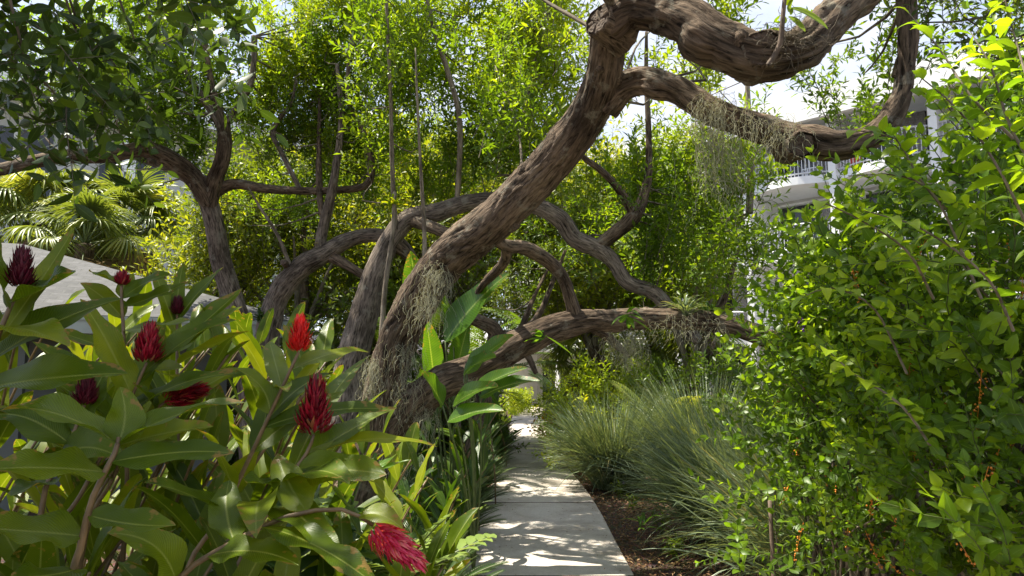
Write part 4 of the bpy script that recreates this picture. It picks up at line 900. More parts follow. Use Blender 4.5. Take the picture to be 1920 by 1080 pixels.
grass_clump('dark fountain grass clump at the foot of the right shrub', (3.3, 3.9), 2600, 1.3, .3, 5)

# ================================================================== LOW COONTIES LEFT OF THE PATH
def coontie_f(seed, L=.62): return feather(seed, L, 30, .35, .11, .0075)
CF = [coontie_f(950+i) for i in range(4)]
grp = 'coontie plants along the left path edge'
proto = None; rg = np.random.default_rng(77); first = None
spots = []
for y in np.arange(4.6, 16, .42):
    xl, _ = path_x(y)
    for k in range(6 if y < 7.2 else 4 if y < 10 else 2):
        spots.append((xl-.16-k*.36+rg.normal()*.07, y+rg.normal()*.1))
for i, (x, y) in enumerate(spots):
    if i < 4:
        o = frond_plant('coontie', 'low feathery dark green coontie in the bed bordering the left side of the path', 'plant', (x, y), 46, 40+i, rg.uniform(.8, 1.0), CF, 'fern', (.35, 1.5), grp, nv=3)
        first = [o] if first is None else first+[o]
    else:
        o = copy_tree(first[i % 4]); o.location = (x, y, 0); o.rotation_euler = (0, 0, rg.uniform(0, 6.28)); s_ = rg.uniform(.75, 1.1); o.scale = (s_, s_, s_)
# cardboard palm: broad leaflets
def card(seed): return feather(seed, .55, 9, .3, .17, .06)
frond_plant('cardboard_palm', 'pale broad-leafleted cycad low in front of the coonties beneath the pink flower', 'plant', P(700, 1060, 2.9), 11, 5, .85, [card(1), card(2)], 'cycad', (.3, 1.1), z0=.66, prof='ovate')
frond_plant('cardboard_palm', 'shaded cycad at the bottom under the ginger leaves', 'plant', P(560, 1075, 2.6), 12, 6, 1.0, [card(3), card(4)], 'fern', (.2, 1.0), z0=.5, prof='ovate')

# ================================================================== RED GINGERS IN THE LEFT FOREGROUND
def flower(root, top, ax, L, R, m, seed, n=240, open_=.5):
    rg = np.random.default_rng(seed); t = np.linspace(0, 1, n)**.9; ax = nrm(ax); F = frames(ax[None], np.zeros(1))[0]
    ph = np.arange(n)*2.4; rad = F[:, 0][None]*np.cos(ph)[:, None]+F[:, 1][None]*np.sin(ph)[:, None]
    B = top+ax*(t*L*.9)[:, None]+rad*(.45*R*(1-t)**.7)[:, None]
    ln = (.018+R*.42*(1-.5*t))*rg.uniform(.7, 1.25, n); d = nrm(rad*(1.15-.9*t)[:, None]*1.2+ax*1.0+rg.normal(size=(n, 3))*.22)
    T_ = B+d*ln[:, None]+ax*.012; C = B+rad*(ln*.6)[:, None]+ax*(ln*.15)[:, None]
    g = Geo(); blades(g, BD(B, C, T_, nrm(ax*.6-rad+1e-3), ln*rg.uniform(.22, .42, n)), 4, 3, 'ovate', .55, var=np.clip(rg.random(n), 0, 1)); return part('flower', g, M[m], root)
def ginger(label, rows, leaves, fl=None, leafm='ginger', stalk='stalk_red', seed=0, rad=.011, name='red_ginger', cat='ginger plant'):
    """rows: stem (px,py,depth); leaves: (t, tip px, tip py, tip depth, width m, arch)"""
    pts = np.array([P(*r_) for r_ in rows]); bx = pts[0]
    root = thing(name, label, cat, (bx[0], bx[1], 0))
    base = [[bx[0]-.03, bx[1]+.02, -.03, rad*1.5]] if bx[2] > .3 else []
    rr = np.linspace(rad*.75, rad*.42, len(pts)); st = [*base, *[[*p, q] for p, q in zip(pts, rr)]]
    g = Geo(); tube(g, st, 9, .05); part('stem', g, M[stalk], root)
    sp = crom(pts, .02); rg = np.random.default_rng(seed)
    for (t, tx, ty, td, w, arch) in leaves:
        b = sp[min(len(sp)-1, int(t*(len(sp)-1)))]; T_ = P(tx, ty, td); L = np.linalg.norm(T_-b); up = A(0, 0, 1)
        C = (b+T_)/2+up*arch*L+rg.normal(size=3)*.02
        tocam = nrm(A(0, 0, 1.6)-(b+T_)/2); ax = nrm(T_-b); H = nrm(up*1.0+tocam*rg.uniform(.25, .9)+rg.normal(size=3)*.18)
        bd = BD([b], [C], [T_], [H], [w*.97]); g = Geo()
        blades(g, bd, 16, 7, 'ginger', rg.uniform(.12, .4), wave=.20, var=np.array([rg.uniform(.1, .95)]), rng=rg); part('leaf', g, M[leafm], root)
    if fl:
        L, R, m = fl[:3]; ax = pts[-1]-pts[-2] if len(fl) < 4 else A(*fl[3]); flower(root, pts[-1], ax, L, R, m, seed+1)
    return root
# hand-posed plants that face the camera
ginger('ginger with an open crimson flower spike nearest the path, its longest leaf reaching right', [(330, 1300, 1.9), (430, 1090, 1.95), (520, 930, 2.0), (575, 850, 2.05), (588, 815, 2.05)],
       [(.97, 820, 838, 2.25, .085, .10), (.9, 745, 764, 2.3, .105, .08), (.88, 725, 890, 1.9, .13, .18), (.8, 655, 908, 1.75, .13, .22), (.8, 462, 905, 1.8, .11, .2), (.6, 270, 905, 1.75, .12, .12), (.7, 640, 1075, 1.6, .13, .25), (.85, 690, 668, 2.6, .09, .08), (.7, 480, 1010, 1.6, .12, .2)],
       (.16, .06, 'red', (.02, 0, 1)), seed=11)
ginger('ginger stem lying low toward the path with a pink flower head drooping at its tip', [(250, 1240, 1.7), (330, 1090, 1.72), (440, 1015, 1.75), (540, 968, 1.78), (640, 955, 1.8), (700, 985, 1.82)],
       [(.95, 755, 992, 1.75, .075, .12), (.62, 720, 1110, 1.55, .12, .12), (.75, 520, 850, 2.0, .10, .0), (.5, 430, 900, 1.95, .10, .0), (.42, 560, 1060, 1.6, .10, .15), (.3, 200, 1000, 1.6, .11, .15)],
       (.16, .05, 'pinkpet', (.75, -.1, -.55)), seed=12)
ginger('ginger with a slim scarlet flower spike before the cabana corner', [(330, 1150, 2.0), (420, 960, 2.05), (500, 790, 2.05), (560, 660, 2.05)],
       [(.93, 692, 660, 2.3, .08, .09), (.86, 505, 640, 2.3, .07, .05), (.76, 440, 690, 2.0, .09, .1), (.7, 735, 768, 2.2, .08, .06), (.6, 640, 735, 2.2, .08, .1), (.45, 360, 800, 1.9, .09, .15), (.72, 620, 700, 2.4, .07, .08), (.85, 540, 735, 1.95, .06, .05)],
       (.095, .03, 'redbright', (.02, 0, 1)), seed=13)
ginger('ginger with a crimson spike and broad leaves below the shingle roof', [(60, 1100, 2.2), (150, 930, 2.25), (230, 780, 2.3), (275, 680, 2.3)],
       [(.95, 455, 540, 2.5, .09, .05), (.9, 445, 600, 2.4, .095, .08), (.85, 150, 560, 2.2, .12, .1), (.75, 445, 700, 2.2, .11, .1), (.7, 60, 640, 2.1, .13, .1), (.6, 400, 800, 2.1, .11, .12), (.5, -20, 760, 2.0, .13, .15), (.75, 310, 600, 2.6, .09, .0)],
       (.12, .05, 'red', (.03, 0, 1)), seed=14)
ginger('upright ginger with folded leaves standing before the grey shingle roof', [(235, 980, 2.5), (233, 800, 2.5), (233, 660, 2.5), (228, 560, 2.5), (228, 535, 2.5)],
       [(1, 170, 510, 2.5, .085, .05), (.97, 250, 512, 2.6, .06, 0), (.95, 320, 515, 2.5, .085, .06), (.9, 355, 528, 2.6, .08, .08), (.85, 150, 530, 2.5, .1, .1), (.8, 360, 600, 2.4, .095, .1), (.7, 100, 620, 2.3, .11, .12), (.6, 345, 690, 2.4, .1, .12), (.45, 120, 760, 2.3, .11, .1)],
       (.035, .02, 'red', (0, 0, 1)), seed=15)
ginger('ginger with a small dark red bud left of the forked tree trunk', [(330, 900, 2.7), (332, 760, 2.75), (332, 660, 2.8), (332, 590, 2.8)],
       [(.97, 420, 500, 2.8, .07, 0), (.95, 345, 492, 2.9, .06, 0), (.9, 285, 500, 2.8, .08, .05), (.85, 440, 548, 2.8, .075, .06), (.8, 455, 575, 2.7, .08, .08), (.7, 470, 620, 2.6, .085, .08), (.6, 260, 690, 2.6, .1, .12), (.5, 480, 700, 2.5, .09, .1)],
       (.06, .022, 'maroon', (0, 0, 1)), seed=16)
ginger('ginger at the left edge with a dark maroon spike above its dark broad leaves', [(-120, 1000, 1.6), (-60, 800, 1.6), (0, 620, 1.6), (36, 540, 1.62)],
       [(.95, 142, 510, 1.6, .15, .1), (.9, -40, 420, 1.6, .1, 0), (.85, 130, 650, 1.5, .13, .12), (.7, 230, 560, 1.75, .12, .1), (.6, 240, 700, 1.6, .13, .12), (.75, 140, 426, 1.75, .06, .09)],
       (.085, .026, 'maroon', (.02, 0, 1)), seed=17)
ginger('tall ginger stem in deep shade at the lower left with sickle-shaped leaves', [(120, 1200, 1.45), (150, 1030, 1.45), (175, 930, 1.45), (215, 850, 1.47), (222, 820, 1.48)],
       [(.95, 0, 770, 1.4, .13, .2), (.97, 225, 725, 1.5, .085, 0), (.97, 460, 755, 1.55, .09, .13), (.85, 440, 850, 1.5, .075, .08), (.6, 330, 985, 1.45, .09, .1), (.8, -30, 880, 1.3, .11, .12), (.5, -60, 990, 1.3, .11, .12), (.35, 20, 1080, 1.3, .1, .1)],
       None, seed=18)
ginger('ginger stem with a loose fringed red flower hanging sideways among the leaves', [(150, 1060, 2.3), (210, 900, 2.3), (270, 790, 2.3), (312, 752, 2.3)],
       [(.95, 250, 720, 2.2, .1, 0), (.85, 450, 690, 2.4, .1, .1), (.7, 110, 720, 2.1, .12, .12), (.6, 380, 840, 2.2, .11, .14), (.5, 80, 850, 2.1, .12, .12)],
       (.13, .05, 'red', (1, 0, .35)), seed=19)
ginger('ginger with a dim crimson spike behind the sickle-shaped leaves', [(70, 1000, 2.0), (120, 860, 2.05), (158, 760, 2.1)],
       [(.95, 100, 700, 2.2, .11, .1), (.8, 200, 690, 2.2, .11, .06), (.7, -20, 780, 2.0, .13, .12), (.6, 230, 860, 2.0, .12, .15), (.4, 20, 930, 1.9, .12, .1)],
       (.085, .032, 'maroon', (.05, 0, 1)), seed=20)
ginger('young ginger with small side shoots at the foot of the lower limb', [(640, 1060, 3.2), (655, 960, 3.2), (685, 880, 3.2), (700, 860, 3.2)],
       [(.95, 745, 850, 3.2, .05, .05), (.9, 705, 845, 3.3, .06, 0), (.8, 770, 862, 3.2, .05, .08), (.6, 620, 900, 3.1, .06, .1), (.5, 740, 950, 3.1, .05, .05), (.35, 690, 990, 3.1, .05, .05)],
       None, leafm='banana', stalk='stalk', seed=21)
# procedural gingers filling the mass behind
def auto_ginger(i, x, y, h, lean, label, s=1.0, fl=None, m='ginger', name='red_ginger', group=None, nl=9):
    if name == 'red_ginger':
        pxl = 960+x/y*1280; ysil = np.interp(pxl, [0, 140, 350, 430, 500, 690, 760, 840, 930], [500, 545, 560, 640, 735, 790, 900, 1040, 1250]); h = min(h, 1.6+(700-ysil)/1280*y-.12)
    rg = np.random.default_rng(2000+i); root = thing(name, label, 'ginger plant', (x, y, 0), group)
    az = rg.uniform(0, 6.28) if lean is None else lean; out = A(math.cos(az), math.sin(az), 0)
    pts = np.array([A(x, y, 0)+out*h*.35*t**1.8+A(0, 0, h*t*(1-.08*t)) for t in np.linspace(0, 1, 7)]); rr = np.linspace(.010, .005, 7)*s
    g = Geo(); tube(g, np.column_stack([pts, rr]), 7, .08); part('stem', g, M['stalk_red'], root)
    side = rg.uniform(0, PI); B, C, T, H = [], [], [], []
    for k in range(nl):
        t = .3+.68*k/(nl-1); q = crom(pts, .05); b = q[int(t*(len(q)-1))]; sa = side+(PI if k % 2 else 0)+rg.normal()*.35
        l = s*rg.uniform(.4, .56)*(1.0-.45*max(0, t-.75)); e = .5+.7*t+rg.normal()*.12; d = A(math.cos(sa)*math.cos(e), math.sin(sa)*math.cos(e), math.sin(e))
        c = b+d*l*.55; B.append(b); C.append(c); T.append(b+A(d[0], d[1], d[2]*.7)*l*1.0); H.append(nrm(np.cross(np.cross(d, A(0, 0, 1)), d)+rg.normal(size=3)*.15))
    bd = BD(B, C, T, H, s*.086*rg.uniform(.8, 1.15, nl)); g = Geo()
    for j in range(nl):
        g = Geo(); blades(g, BD([bd.B[j]], [bd.C[j]], [bd.T[j]], [bd.H[j]], [bd.W[j]]), 10, 5, 'ginger', rg.uniform(.12, .35), .16, var=np.array([rg.uniform(0, .9)]), rng=rg); part('leaf', g, M[m], root)
    if fl: flower(root, pts[-1], pts[-1]-pts[-2]+A(0, 0, .1), .11, .04, fl, i)
    return root
GL = [(-1.9, 2.7, 1.35, 'back row ginger left of the shingle roof edge'), (-1.5, 3.2, 1.45, 'back row ginger beside the forked tree foot'), (-1.15, 3.5, 1.3, 'back row ginger before the bent tree'), (-2.4, 2.9, 1.5, 'far left back row ginger'),
      (-.95, 2.9, 1.15, 'middle ginger behind the scarlet spike'), (-1.3, 2.4, 1.2, 'middle ginger among the dark leaves'), (-1.7, 2.1, 1.2, 'dark ginger in the left middle'), (-.75, 2.5, .95, 'short ginger under the crimson flower'),
      (-1.05, 1.75, .85, 'short shaded ginger at the bottom'), (-1.35, 1.4, .9, 'shaded ginger at the bottom left'), (-1.9, 1.6, 1.2, 'shaded ginger at the left edge'), (-.8, 3.6, 1.0, 'ginger near the twin trunks'), (-1.85, 3.7, 1.4, 'ginger beneath the cabana eave'), (-2.9, 3.6, 1.5, 'ginger before the left part of the roof'),
      (-.6, 3.3, .8, 'short ginger next to the coonties'), (-1.0, 2.1, .7, 'short ginger in deep shade by the cycad')]
GL += [(-1.25+.0, 2.9, 1.35, 'ginger stem in the thick of the clump under the scarlet spike'), (-1.6, 2.45, 1.35, 'ginger between the two dark red spikes'), (-2.1, 2.2, 1.4, 'tall ginger near the left edge below the roof'), (-.62, 2.1, .6, 'low ginger under the drooping pink flower'),
       (-1.2, 2.0, .9, 'low dark ginger behind the sickle-shaped leaves'), (-1.5, 1.75, .8, 'low ginger close to the lower left corner'), (-.8, 1.9, .62, 'low ginger leaves at the bottom centre left'), (-.55, 2.75, .8, 'ginger whose leaves fan out left of the cardboard palm'),
       (-2.2, 3.4, 1.5, 'ginger in the sun below the shingle roof'), (-1.75, 2.9, 1.5, 'ginger in the sun left of the bent tree'), (-2.6, 2.4, 1.3, 'ginger at the far left in shadow'), (-1.4, 3.9, 1.35, 'ginger at the foot of the forked tree'), (-.95, 4.2, 1.0, 'ginger in front of the twin trunk base'), (-1.7, 4.6, 1.3, 'ginger far back under the cabana corner'),
       (-2.7, 4.4, 1.4, 'ginger far back beneath the roof middle'), (-.7, 1.6, .45, 'lowest ginger by the bottom edge')]
for i, (x, y, h, lb) in enumerate(GL):
    h = h*1.0+(.52 if y > 2.3 else .28 if y > 1.5 else .1)*(1 if x < -.9 else .25)
    auto_ginger(i, x, y, h, rg.uniform(-.6, 1.2), lb, 1.0, None)
rgf = np.random.default_rng(404)
for i in range(30):
    x, y = -2.0+1.45*rgf.random(), 1.35+1.5*rgf.random(); auto_ginger(60+i, x, y, min(.35+.35*y*rgf.random()+.1, 1.6-.16*y)*(1.25 if x < -1 else .8), rgf.uniform(-.8, 1.4), 'shaded green ginger stem filling the dark lower part of the left foreground bed', 1.0, None, group='shaded gingers filling the left bed', nl=9)
for i in range(16):
    x, y = -3.3+2.2*rgf.random(), 3.0+2.0*rgf.random(); auto_ginger(90+i+100, x, y, 1.92+.2*rgf.random(), rgf.uniform(-.8, 1.4), 'ginger stem in the back of the left bed hiding the cabana wall', 1.0, None, group='gingers before the cabana', nl=10)
# shell gingers and broad leaves behind, left of the path
for i, (px, d, h) in enumerate([(850, 6.6, 1.0), (900, 7.2, 1.15), (870, 8.0, 1.3), (930, 8.6, 1.2), (820, 7.2, 1.1), (780, 6.8, .9), (930, 10, 1.2), (900, 9.2, 1.3), (760, 7.8, 1.2), (950, 12, 1.1), (700, 8.0, 1.2), (860, 7.0, .6), (740, 6.9, .5), (800, 8.4, 1.1), (815, 5.6, .35), (850, 5.9, .45), (780, 5.4, .3), (835, 6.3, .6), (875, 6.6, .55), (760, 6.2, .55)]):
    b = P(px, 700, d); auto_ginger(100+i, b[0], d, h+.42, rg.uniform(0, 6), 'leafy green ginger clump stem between the lower limb and the path', .95, None, 'shell', 'shell_ginger', 'shell gingers left of the path', 10)
# broad paddle leaves (bird-of-paradise)
def paddle(label, rows, leaves, seed):
    pts = np.array([P(*r_) for r_ in rows]); root = thing('paddle_plant', label, 'plant', (pts[0][0], pts[0][1], 0)); rg = np.random.default_rng(seed)
    for (bx, by, tx, ty, d, w, arch) in leaves:
        b = P(bx, by, d); T_ = P(tx, ty, d-.25); L = np.linalg.norm(T_-b); foot = A(pts[0][0], pts[0][1], 0)
        g = Geo(); tube(g, [[*foot, .011], [*((foot+b)/2+A(.03, 0, .1)), .009], [*b, .007]], 7, .1); lfz = part('petiole', g, M['stalk'], root)
        H = nrm(A(rg.normal()*.3, -.75, .8)); g = Geo(); blades(g, BD([b], [(b+T_)/2+A(0, 0, arch*L)], [T_], [H], [w*rg.uniform(1.05, 1.4)]), 18, 7, 'ginger', .3, .1, var=np.array([rg.random()]), rng=rg); part('leaf', g, M['banana'], root)
paddle('tall broad-leaved plant with a bright folded leaf right of the moss', [(845, 760, 6.6)], [(835, 640, 955, 512, 6.5, .26, .12), (850, 610, 925, 560, 6.7, .2, .1), (790, 620, 770, 470, 6.9, .26, .03), (815, 720, 800, 600, 6.6, .22, .02), (850, 720, 880, 600, 6.8, .22, .05), (860, 640, 830, 545, 7.0, .2, .05), (770, 650, 745, 555, 7.1, .22, 0)], 1)
paddle('broad-leaved plant whose leaves lie over the lower limb toward the path', [(890, 790, 5.7)], [(875, 700, 965, 628, 5.6, .2, .1), (900, 745, 1012, 714, 5.6, .17, .12), (880, 740, 990, 690, 5.8, .16, .1), (870, 700, 930, 670, 5.5, .16, .15), (850, 760, 935, 725, 5.4, .18, .15), (840, 790, 945, 770, 5.3, .16, .12), (830, 760, 790, 700, 5.6, .18, .1)], 2)

# ================================================================== GOLDEN DEWDROP SHRUBS AT THE RIGHT
def dd_twig(seed, L=.42, pair=7, leaf=.068):
    r = np.random.default_rng(seed); k = 8; pts = [A(0, 0, 0)]; d = A(0, 0, 1)
    for _ in range(k): d = nrm(d+r.normal(size=3)*.1+A(.05, 0, 0)); pts.append(pts[-1]+d*L/k)
    pts = np.array(pts); B, C, T, H, W_ = [], [], [], [], []
    for j in range(pair*2+2):
        t = .12+.86*(j//2)/pair; i = min(k-1, int(t*k)); f = t*k-i; b = pts[i]*(1-f)+pts[min(k, i+1)]*f; ax = nrm(pts[i+1]-pts[i]) if i < k else d
        ph = (j//2)*1.4+(PI if j % 2 else 0)+r.normal()*.3; F = frames(ax[None], np.array([ph]))[0]; e = r.uniform(.7, 1.3)*(1-.4*(t > .85)); dr = F[:, 0]*math.sin(e)+F[:, 2]*math.cos(e); l = leaf*r.uniform(.6, 1.2)*(1.1-.3*t)
        B.append(b); T.append(b+dr*l-A(0, 0, .1)*l); C.append(b+dr*l*.5+F[:, 2]*l*.1); H.append(F[:, 2]+r.normal(size=3)*.35); W_.append(l*r.uniform(.5, .62))
    return BD(B, C, T, nrm(np.array(H)), W_), (pts[:-1], pts[1:], np.linspace(.0028, .0016, k), np.linspace(.0026, .0012, k))
DS = [dd_twig(1250+i, .40, 9, .052) for i in range(8)]
DT = [dd_twig(1200+i) for i in range(8)]
def dewdrop(label, vols, seed, foot, nb=26, leaf='dewdrop', temps=None, scale=(.7, 1.3), xtra=()):
    """vols: (px0,px1,py0,py1,d0,d1,n) regions of the plant's leafy mass, in world boxes"""
    temps = temps or DT+DS+DS; root = thing('dewdrop_shrub', label, 'shrub', (foot[0], foot[1], 0)); rg = np.random.default_rng(seed); gl, gs, gb = Geo(), Geo(), Geo(); P_ = []
    for v in vols:
        x0, x1, y0, y1, z0, z1, n = box_px(*v); P_.append(np.stack([rg.uniform(x0, x1, n), rg.uniform(y0, y1, n), rg.uniform(z0, z1, n)], 1))
    p = np.concatenate(P_); p = p[lump3(p, 3.2, seed) > .32]; p[:, 2] = np.maximum(p[:, 2], .05)
    c = p.mean(0); d = nrm(up_dirs(len(p), rg, .5)*.8+nrm(p-c)*A(.6, .5, .3)+A(-.25, -.3, 0)+rg.normal(size=(len(p), 3))*.35)
    R = frames(d, rng=rg); k = rg.integers(0, len(temps), len(p)); sc = rg.uniform(*scale, len(p)); vb = np.clip(lump3(p, 2.0, seed+3)*.6+rg.uniform(-.2, .45, len(p)), 0, 1)
    for j, (bd, sg) in enumerate(temps):
        m = k == j; b = scatter(bd, p[m], R[m], sc[m]); var = np.clip(np.repeat(vb[m], len(bd))+rg.uniform(-.15, .15, len(bd)*m.sum()), 0, 1)
        blades(gl, b, 5, 3, 'ovate', .22, var=var, teeth=.10)
        tf = lambda X: (np.einsum('nij,mj->nmi', R[m], X)*sc[m][:, None, None]+p[m][:, None]).reshape(-1, 3)
        prisms(gs, tf(sg[0]), tf(sg[1]), (sc[m][:, None]*sg[2][None]).ravel(), (sc[m][:, None]*sg[3][None]).ravel(), 3)
    idx = rg.choice(len(p), nb*3, replace=False)
    for q, i in enumerate(idx):
        e = p[i]; f = A(foot[0]+rg.normal()*.18, foot[1]+rg.normal()*.18, -.03); mid = A(*(f[:2]*.55+e[:2]*.45+rg.normal(size=2)*.08), e[2]*.75)
        r0 = .016 if q < nb else .007; tube(gb, [[*f, r0], [*mid, r0*.65], [*e, .0028]], 6, .12)
    part('stems', gb, M['twig'], root); part('twigs', gs, M['stalk'], root); part('foliage', gl, M[leaf], root)
    return root, p
dd1, pts1 = dewdrop('towering flowering shrub with bright lime leaves arching up the right edge', [(1640, 1980, 430, 760, 2.3, 3.6, 540), (1860, 2150, 150, 430, 2.4, 3.4, 170), (1560, 1700, 480, 740, 2.8, 3.7, 110), (1740, 1900, 330, 480, 2.5, 3.4, 70), (1720, 2100, 760, 1120, 2.0, 3.0, 150)], 81, (2.3, 3.0), 34)
dd2, pts2 = dewdrop('flowering shrub with orange berry strings spilling over the grass clumps', [(1510, 1660, 600, 880, 3.4, 4.4, 230), (1480, 1580, 760, 980, 3.3, 4.2, 60), (1560, 1780, 720, 1100, 2.6, 3.8, 260), (1360, 1480, 960, 1120, 2.6, 3.4, 14)], 82, (1.85, 3.8), 24, temps=DS)
dd3, pts3 = dewdrop('leafy shrub between the lower limb end and the hotel balconies', [(1490, 1680, 520, 700, 4.2, 5.4, 120)], 83, (2.2, 4.9), 18, temps=DS)
# arching sprays of larger sunlit leaves
sp_t = [dd_twig(1300+i, .6, 9, .095) for i in range(5)]
def spray(label, rows, seed, lf=.10, n=22, leafm='dewdrop', w=.55, root=None, cat='branch', rad=.005):
    pts = np.array([P(*r_) for r_ in rows]); rg = np.random.default_rng(seed); q = crom(pts, .02)
    gl, gs = Geo(), Geo(); tube(gs, np.column_stack([pts, np.linspace(rad, rad*.3, len(pts))]), 6, .05)
    i = np.linspace(len(q)*.12, len(q)-2, n).astype(int); B = q[i]; ax = nrm(q[np.minimum(i+1, len(q)-1)]-q[i-1]); sd = nrm(np.cross(ax, A(0, 0, 1))); sgn = np.where(np.arange(n) % 2 == 0, 1, -1)[:, None]
    d = nrm(sd*sgn*.8+ax*.6+A(0, 0, -.25)+rg.normal(size=(n, 3))*.2); l = lf*rg.uniform(.6, 1.15, n)[:, None]
    blades(gl, BD(B, B+d*l*.5+A(0, 0, .015), B+d*l+A(0, 0, -.02), nrm(A(0, 0, 1)+A(0, -.3, 0)+rg.normal(size=(n, 3))*.3), (l[:, 0])*w), 6, 3, 'ovate', .22, .06, var=np.clip(rg.normal(.65, .2, n), 0, 1), teeth=.12, rng=rg)
    part('branch', gs, M['twig'], root); part('leaves', gl, M[leafm], root)
for i, rows in enumerate([[(1750, 560, 2.2), (1700, 470, 2.0), (1600, 405, 1.9), (1530, 375, 1.85)], [(1900, 620, 2.0), (1850, 520, 1.9), (1730, 430, 1.85), (1620, 395, 1.8)], [(1960, 500, 1.9), (1880, 330, 1.8), (1800, 210, 1.8), (1720, 140, 1.85)],
        [(2000, 400, 1.8), (1900, 250, 1.8), (1860, 130, 1.8), (1820, 60, 1.9)], [(1800, 420, 2.3), (1720, 330, 2.2), (1680, 260, 2.2), (1600, 245, 2.2)], [(1700, 700, 2.4), (1640, 580, 2.3), (1560, 540, 2.2), (1500, 560, 2.2)],
        [(1900, 260, 2.0), (1820, 180, 2.0), (1760, 90, 2.1), (1700, 20, 2.2)], [(1760, 860, 2.2), (1690, 760, 2.1), (1600, 700, 2.1), (1545, 650, 2.1)], [(1980, 300, 1.9), (1930, 160, 1.9), (1900, 60, 2), (1880, -20, 2)], [(1840, 560, 2.2), (1760, 380, 2.1), (1690, 330, 2.05), (1590, 330, 2.0)]]):
    spray(None, rows, 300+i, root=dd1, lf=.085)
# berries on dd2 and dd1
def berries(root, pts, n, seed, L=(.08, .2)):
    rg = np.random.default_rng(seed); pts = pts[(pts[:, 2] < 2.3)]; idx = rg.choice(len(pts), min(n, len(pts)), replace=False)
    oct_ = np.array([[0, 0, 1], [1, 0, 0], [0, 1, 0], [-1, 0, 0], [0, -1, 0], [0, 0, -1]], float); ot = [[0, 1, 2], [0, 2, 3], [0, 3, 4], [0, 4, 1], [5, 2, 1], [5, 3, 2], [5, 4, 3], [5, 1, 4]]
    for i in idx:
        b = pts[i]+A(-.05, -.12, .02); l = rg.uniform(*L); dr = nrm(A(rg.normal()*.4, rg.normal()*.3, -1)); m = int(l/.009)
        t = np.linspace(.1, 1, m); c = b+dr*(t*l)[:, None]+rg.normal(size=(m, 3))*.007; V = (c[:, None]+oct_[None]*rg.uniform(.0035, .0058, (m, 1, 1))).reshape(-1, 3)
        T_ = (np.array(ot)[None]+(np.arange(m)*6)[:, None, None]).reshape(-1, 3); g = Geo(); g.add(V, t=T_); prisms(g, [b], [b+dr*l], .0016, .001, 3); part('berry_string', g, M['orange'], root)
berries(dd2, pts2, 70, 5); berries(dd1, pts1, 60, 6); berries(dd3, pts3, 12, 7)
def purple(root, p, L, seed, n=26):
    rg = np.random.default_rng(seed); c = p+A(0, 0, -1)*np.linspace(0, L, n)[:, None]+rg.normal(size=(n, 3))*.009; d = nrm(rg.normal(size=(n, 3))); l = .014
    g = Geo(); blades(g, BD(c, c+d*l*.5, c+d*l, nrm(rg.normal(size=(n, 3))), .011), 3, 3, 'ovate', .2); part('flowers', g, M['purple'], root)
purple(dd2, P(1504, 600, 3.3), .05, 1); 
# thin stake in the bed at the right and a stem
g = Geo(); b = P(1447, 1080, 3.6); tube(g, [[b[0], 3.6, -.05, .012], [b[0]+.01, 3.6, .5, .011], [b[0]+.015, 3.62, .95, .010]], 9, .1, .002, 4); tag(g.build('stake', M['wood']), 'thin brown wooden stake standing below the flowering shrub at lower right', 'stake')

# ================================================================== NEAR BRANCHES OVERHEAD (dark broad leaves at the top left)
nt_ = thing('broadleaf_tree', 'near tree whose dark broad-leaved branches hang into the top left corner', 'tree', (-4.6, 1.6, -.05))
g = Geo(); tube(g, [[-4.6, 1.6, -.1, .2], [-4.5, 1.6, 1.5, .16], [-4.2, 1.5, 2.8, .13], [-3.2, 1.4, 3.9, .09], [-1.9, 1.3, 4.4, .05]], 18, .06, .012, 61); part('trunk', g, M['bark'], nt_)
BR = [shoot(1500+i, .8, .15, .40, 10, 4, spread=1.1, droop=.03) for i in range(6)]
rg = np.random.default_rng(91); gl, gs = Geo(), Geo()
def near_boxes(bx, temps, scale, dirs_bias):
    for (x0, x1, y0, y1, z0, z1, n) in bx:
        p = np.stack([rg.uniform(x0, x1, n), rg.uniform(y0, y1, n), rg.uniform(z0, z1, n)], 1); p = p[lump3(p, 2.6, 92) > .36]
        d = nrm(rg.normal(size=(len(p), 3))*.5+A(*dirs_bias)); sc = rg.uniform(*scale, len(p)); R = frames(d, rng=rg); k = rg.integers(0, len(temps), len(p))
        for j, (bd, sg) in enumerate(temps):
            m = k == j
            if not m.any(): continue
            blades(gl, scatter(bd, p[m], R[m], sc[m]), 5, 3, 'lance', .22)
            tf = lambda X: (np.einsum('nij,mj->nmi', R[m], X)*sc[m][:, None, None]+p[m][:, None]).reshape(-1, 3)
            prisms(gs, tf(sg[0]), tf(sg[1]), (sc[m][:, None]*sg[2][None]).ravel(), (sc[m][:, None]*sg[3][None]).ravel(), 3)
        for i in range(0, len(p), 4):
            q = A(-3.2, 1.4, 3.9) if p[i][0] < -2.2 else A(-1.9, 1.3, 4.4); tube(gs, [[*q, .02], [*((q+p[i])/2+A(0, 0, .25)), .012], [*p[i], .005]], 5, .15)
near_boxes([box_px(-150, 230, 0, 190, 2.4, 3.4, 25), box_px(-100, 130, 110, 200, 2.3, 3.0, 8), box_px(240, 460, -90, 40, 2.6, 3.4, 14)], BR, (.5, .8), (.5, -.1, -.35))
near_boxes([(-4.6, -2.5, -.4, 3.1, 4.0, 5.4, 560), (-3.3, -2.25, .5, 3.0, 4.1, 5.0, 200), (-2.5, -2.0, .2, 1.7, 4.0, 4.9, 26)], BR, (.8, 1.2), (.2, 0, .5))  # out-of-view crown volumes added to keep sun off the left gingers
part('branches', gs, M['twig'], nt_); part('crown', gl, M['broad_dark'], nt_)
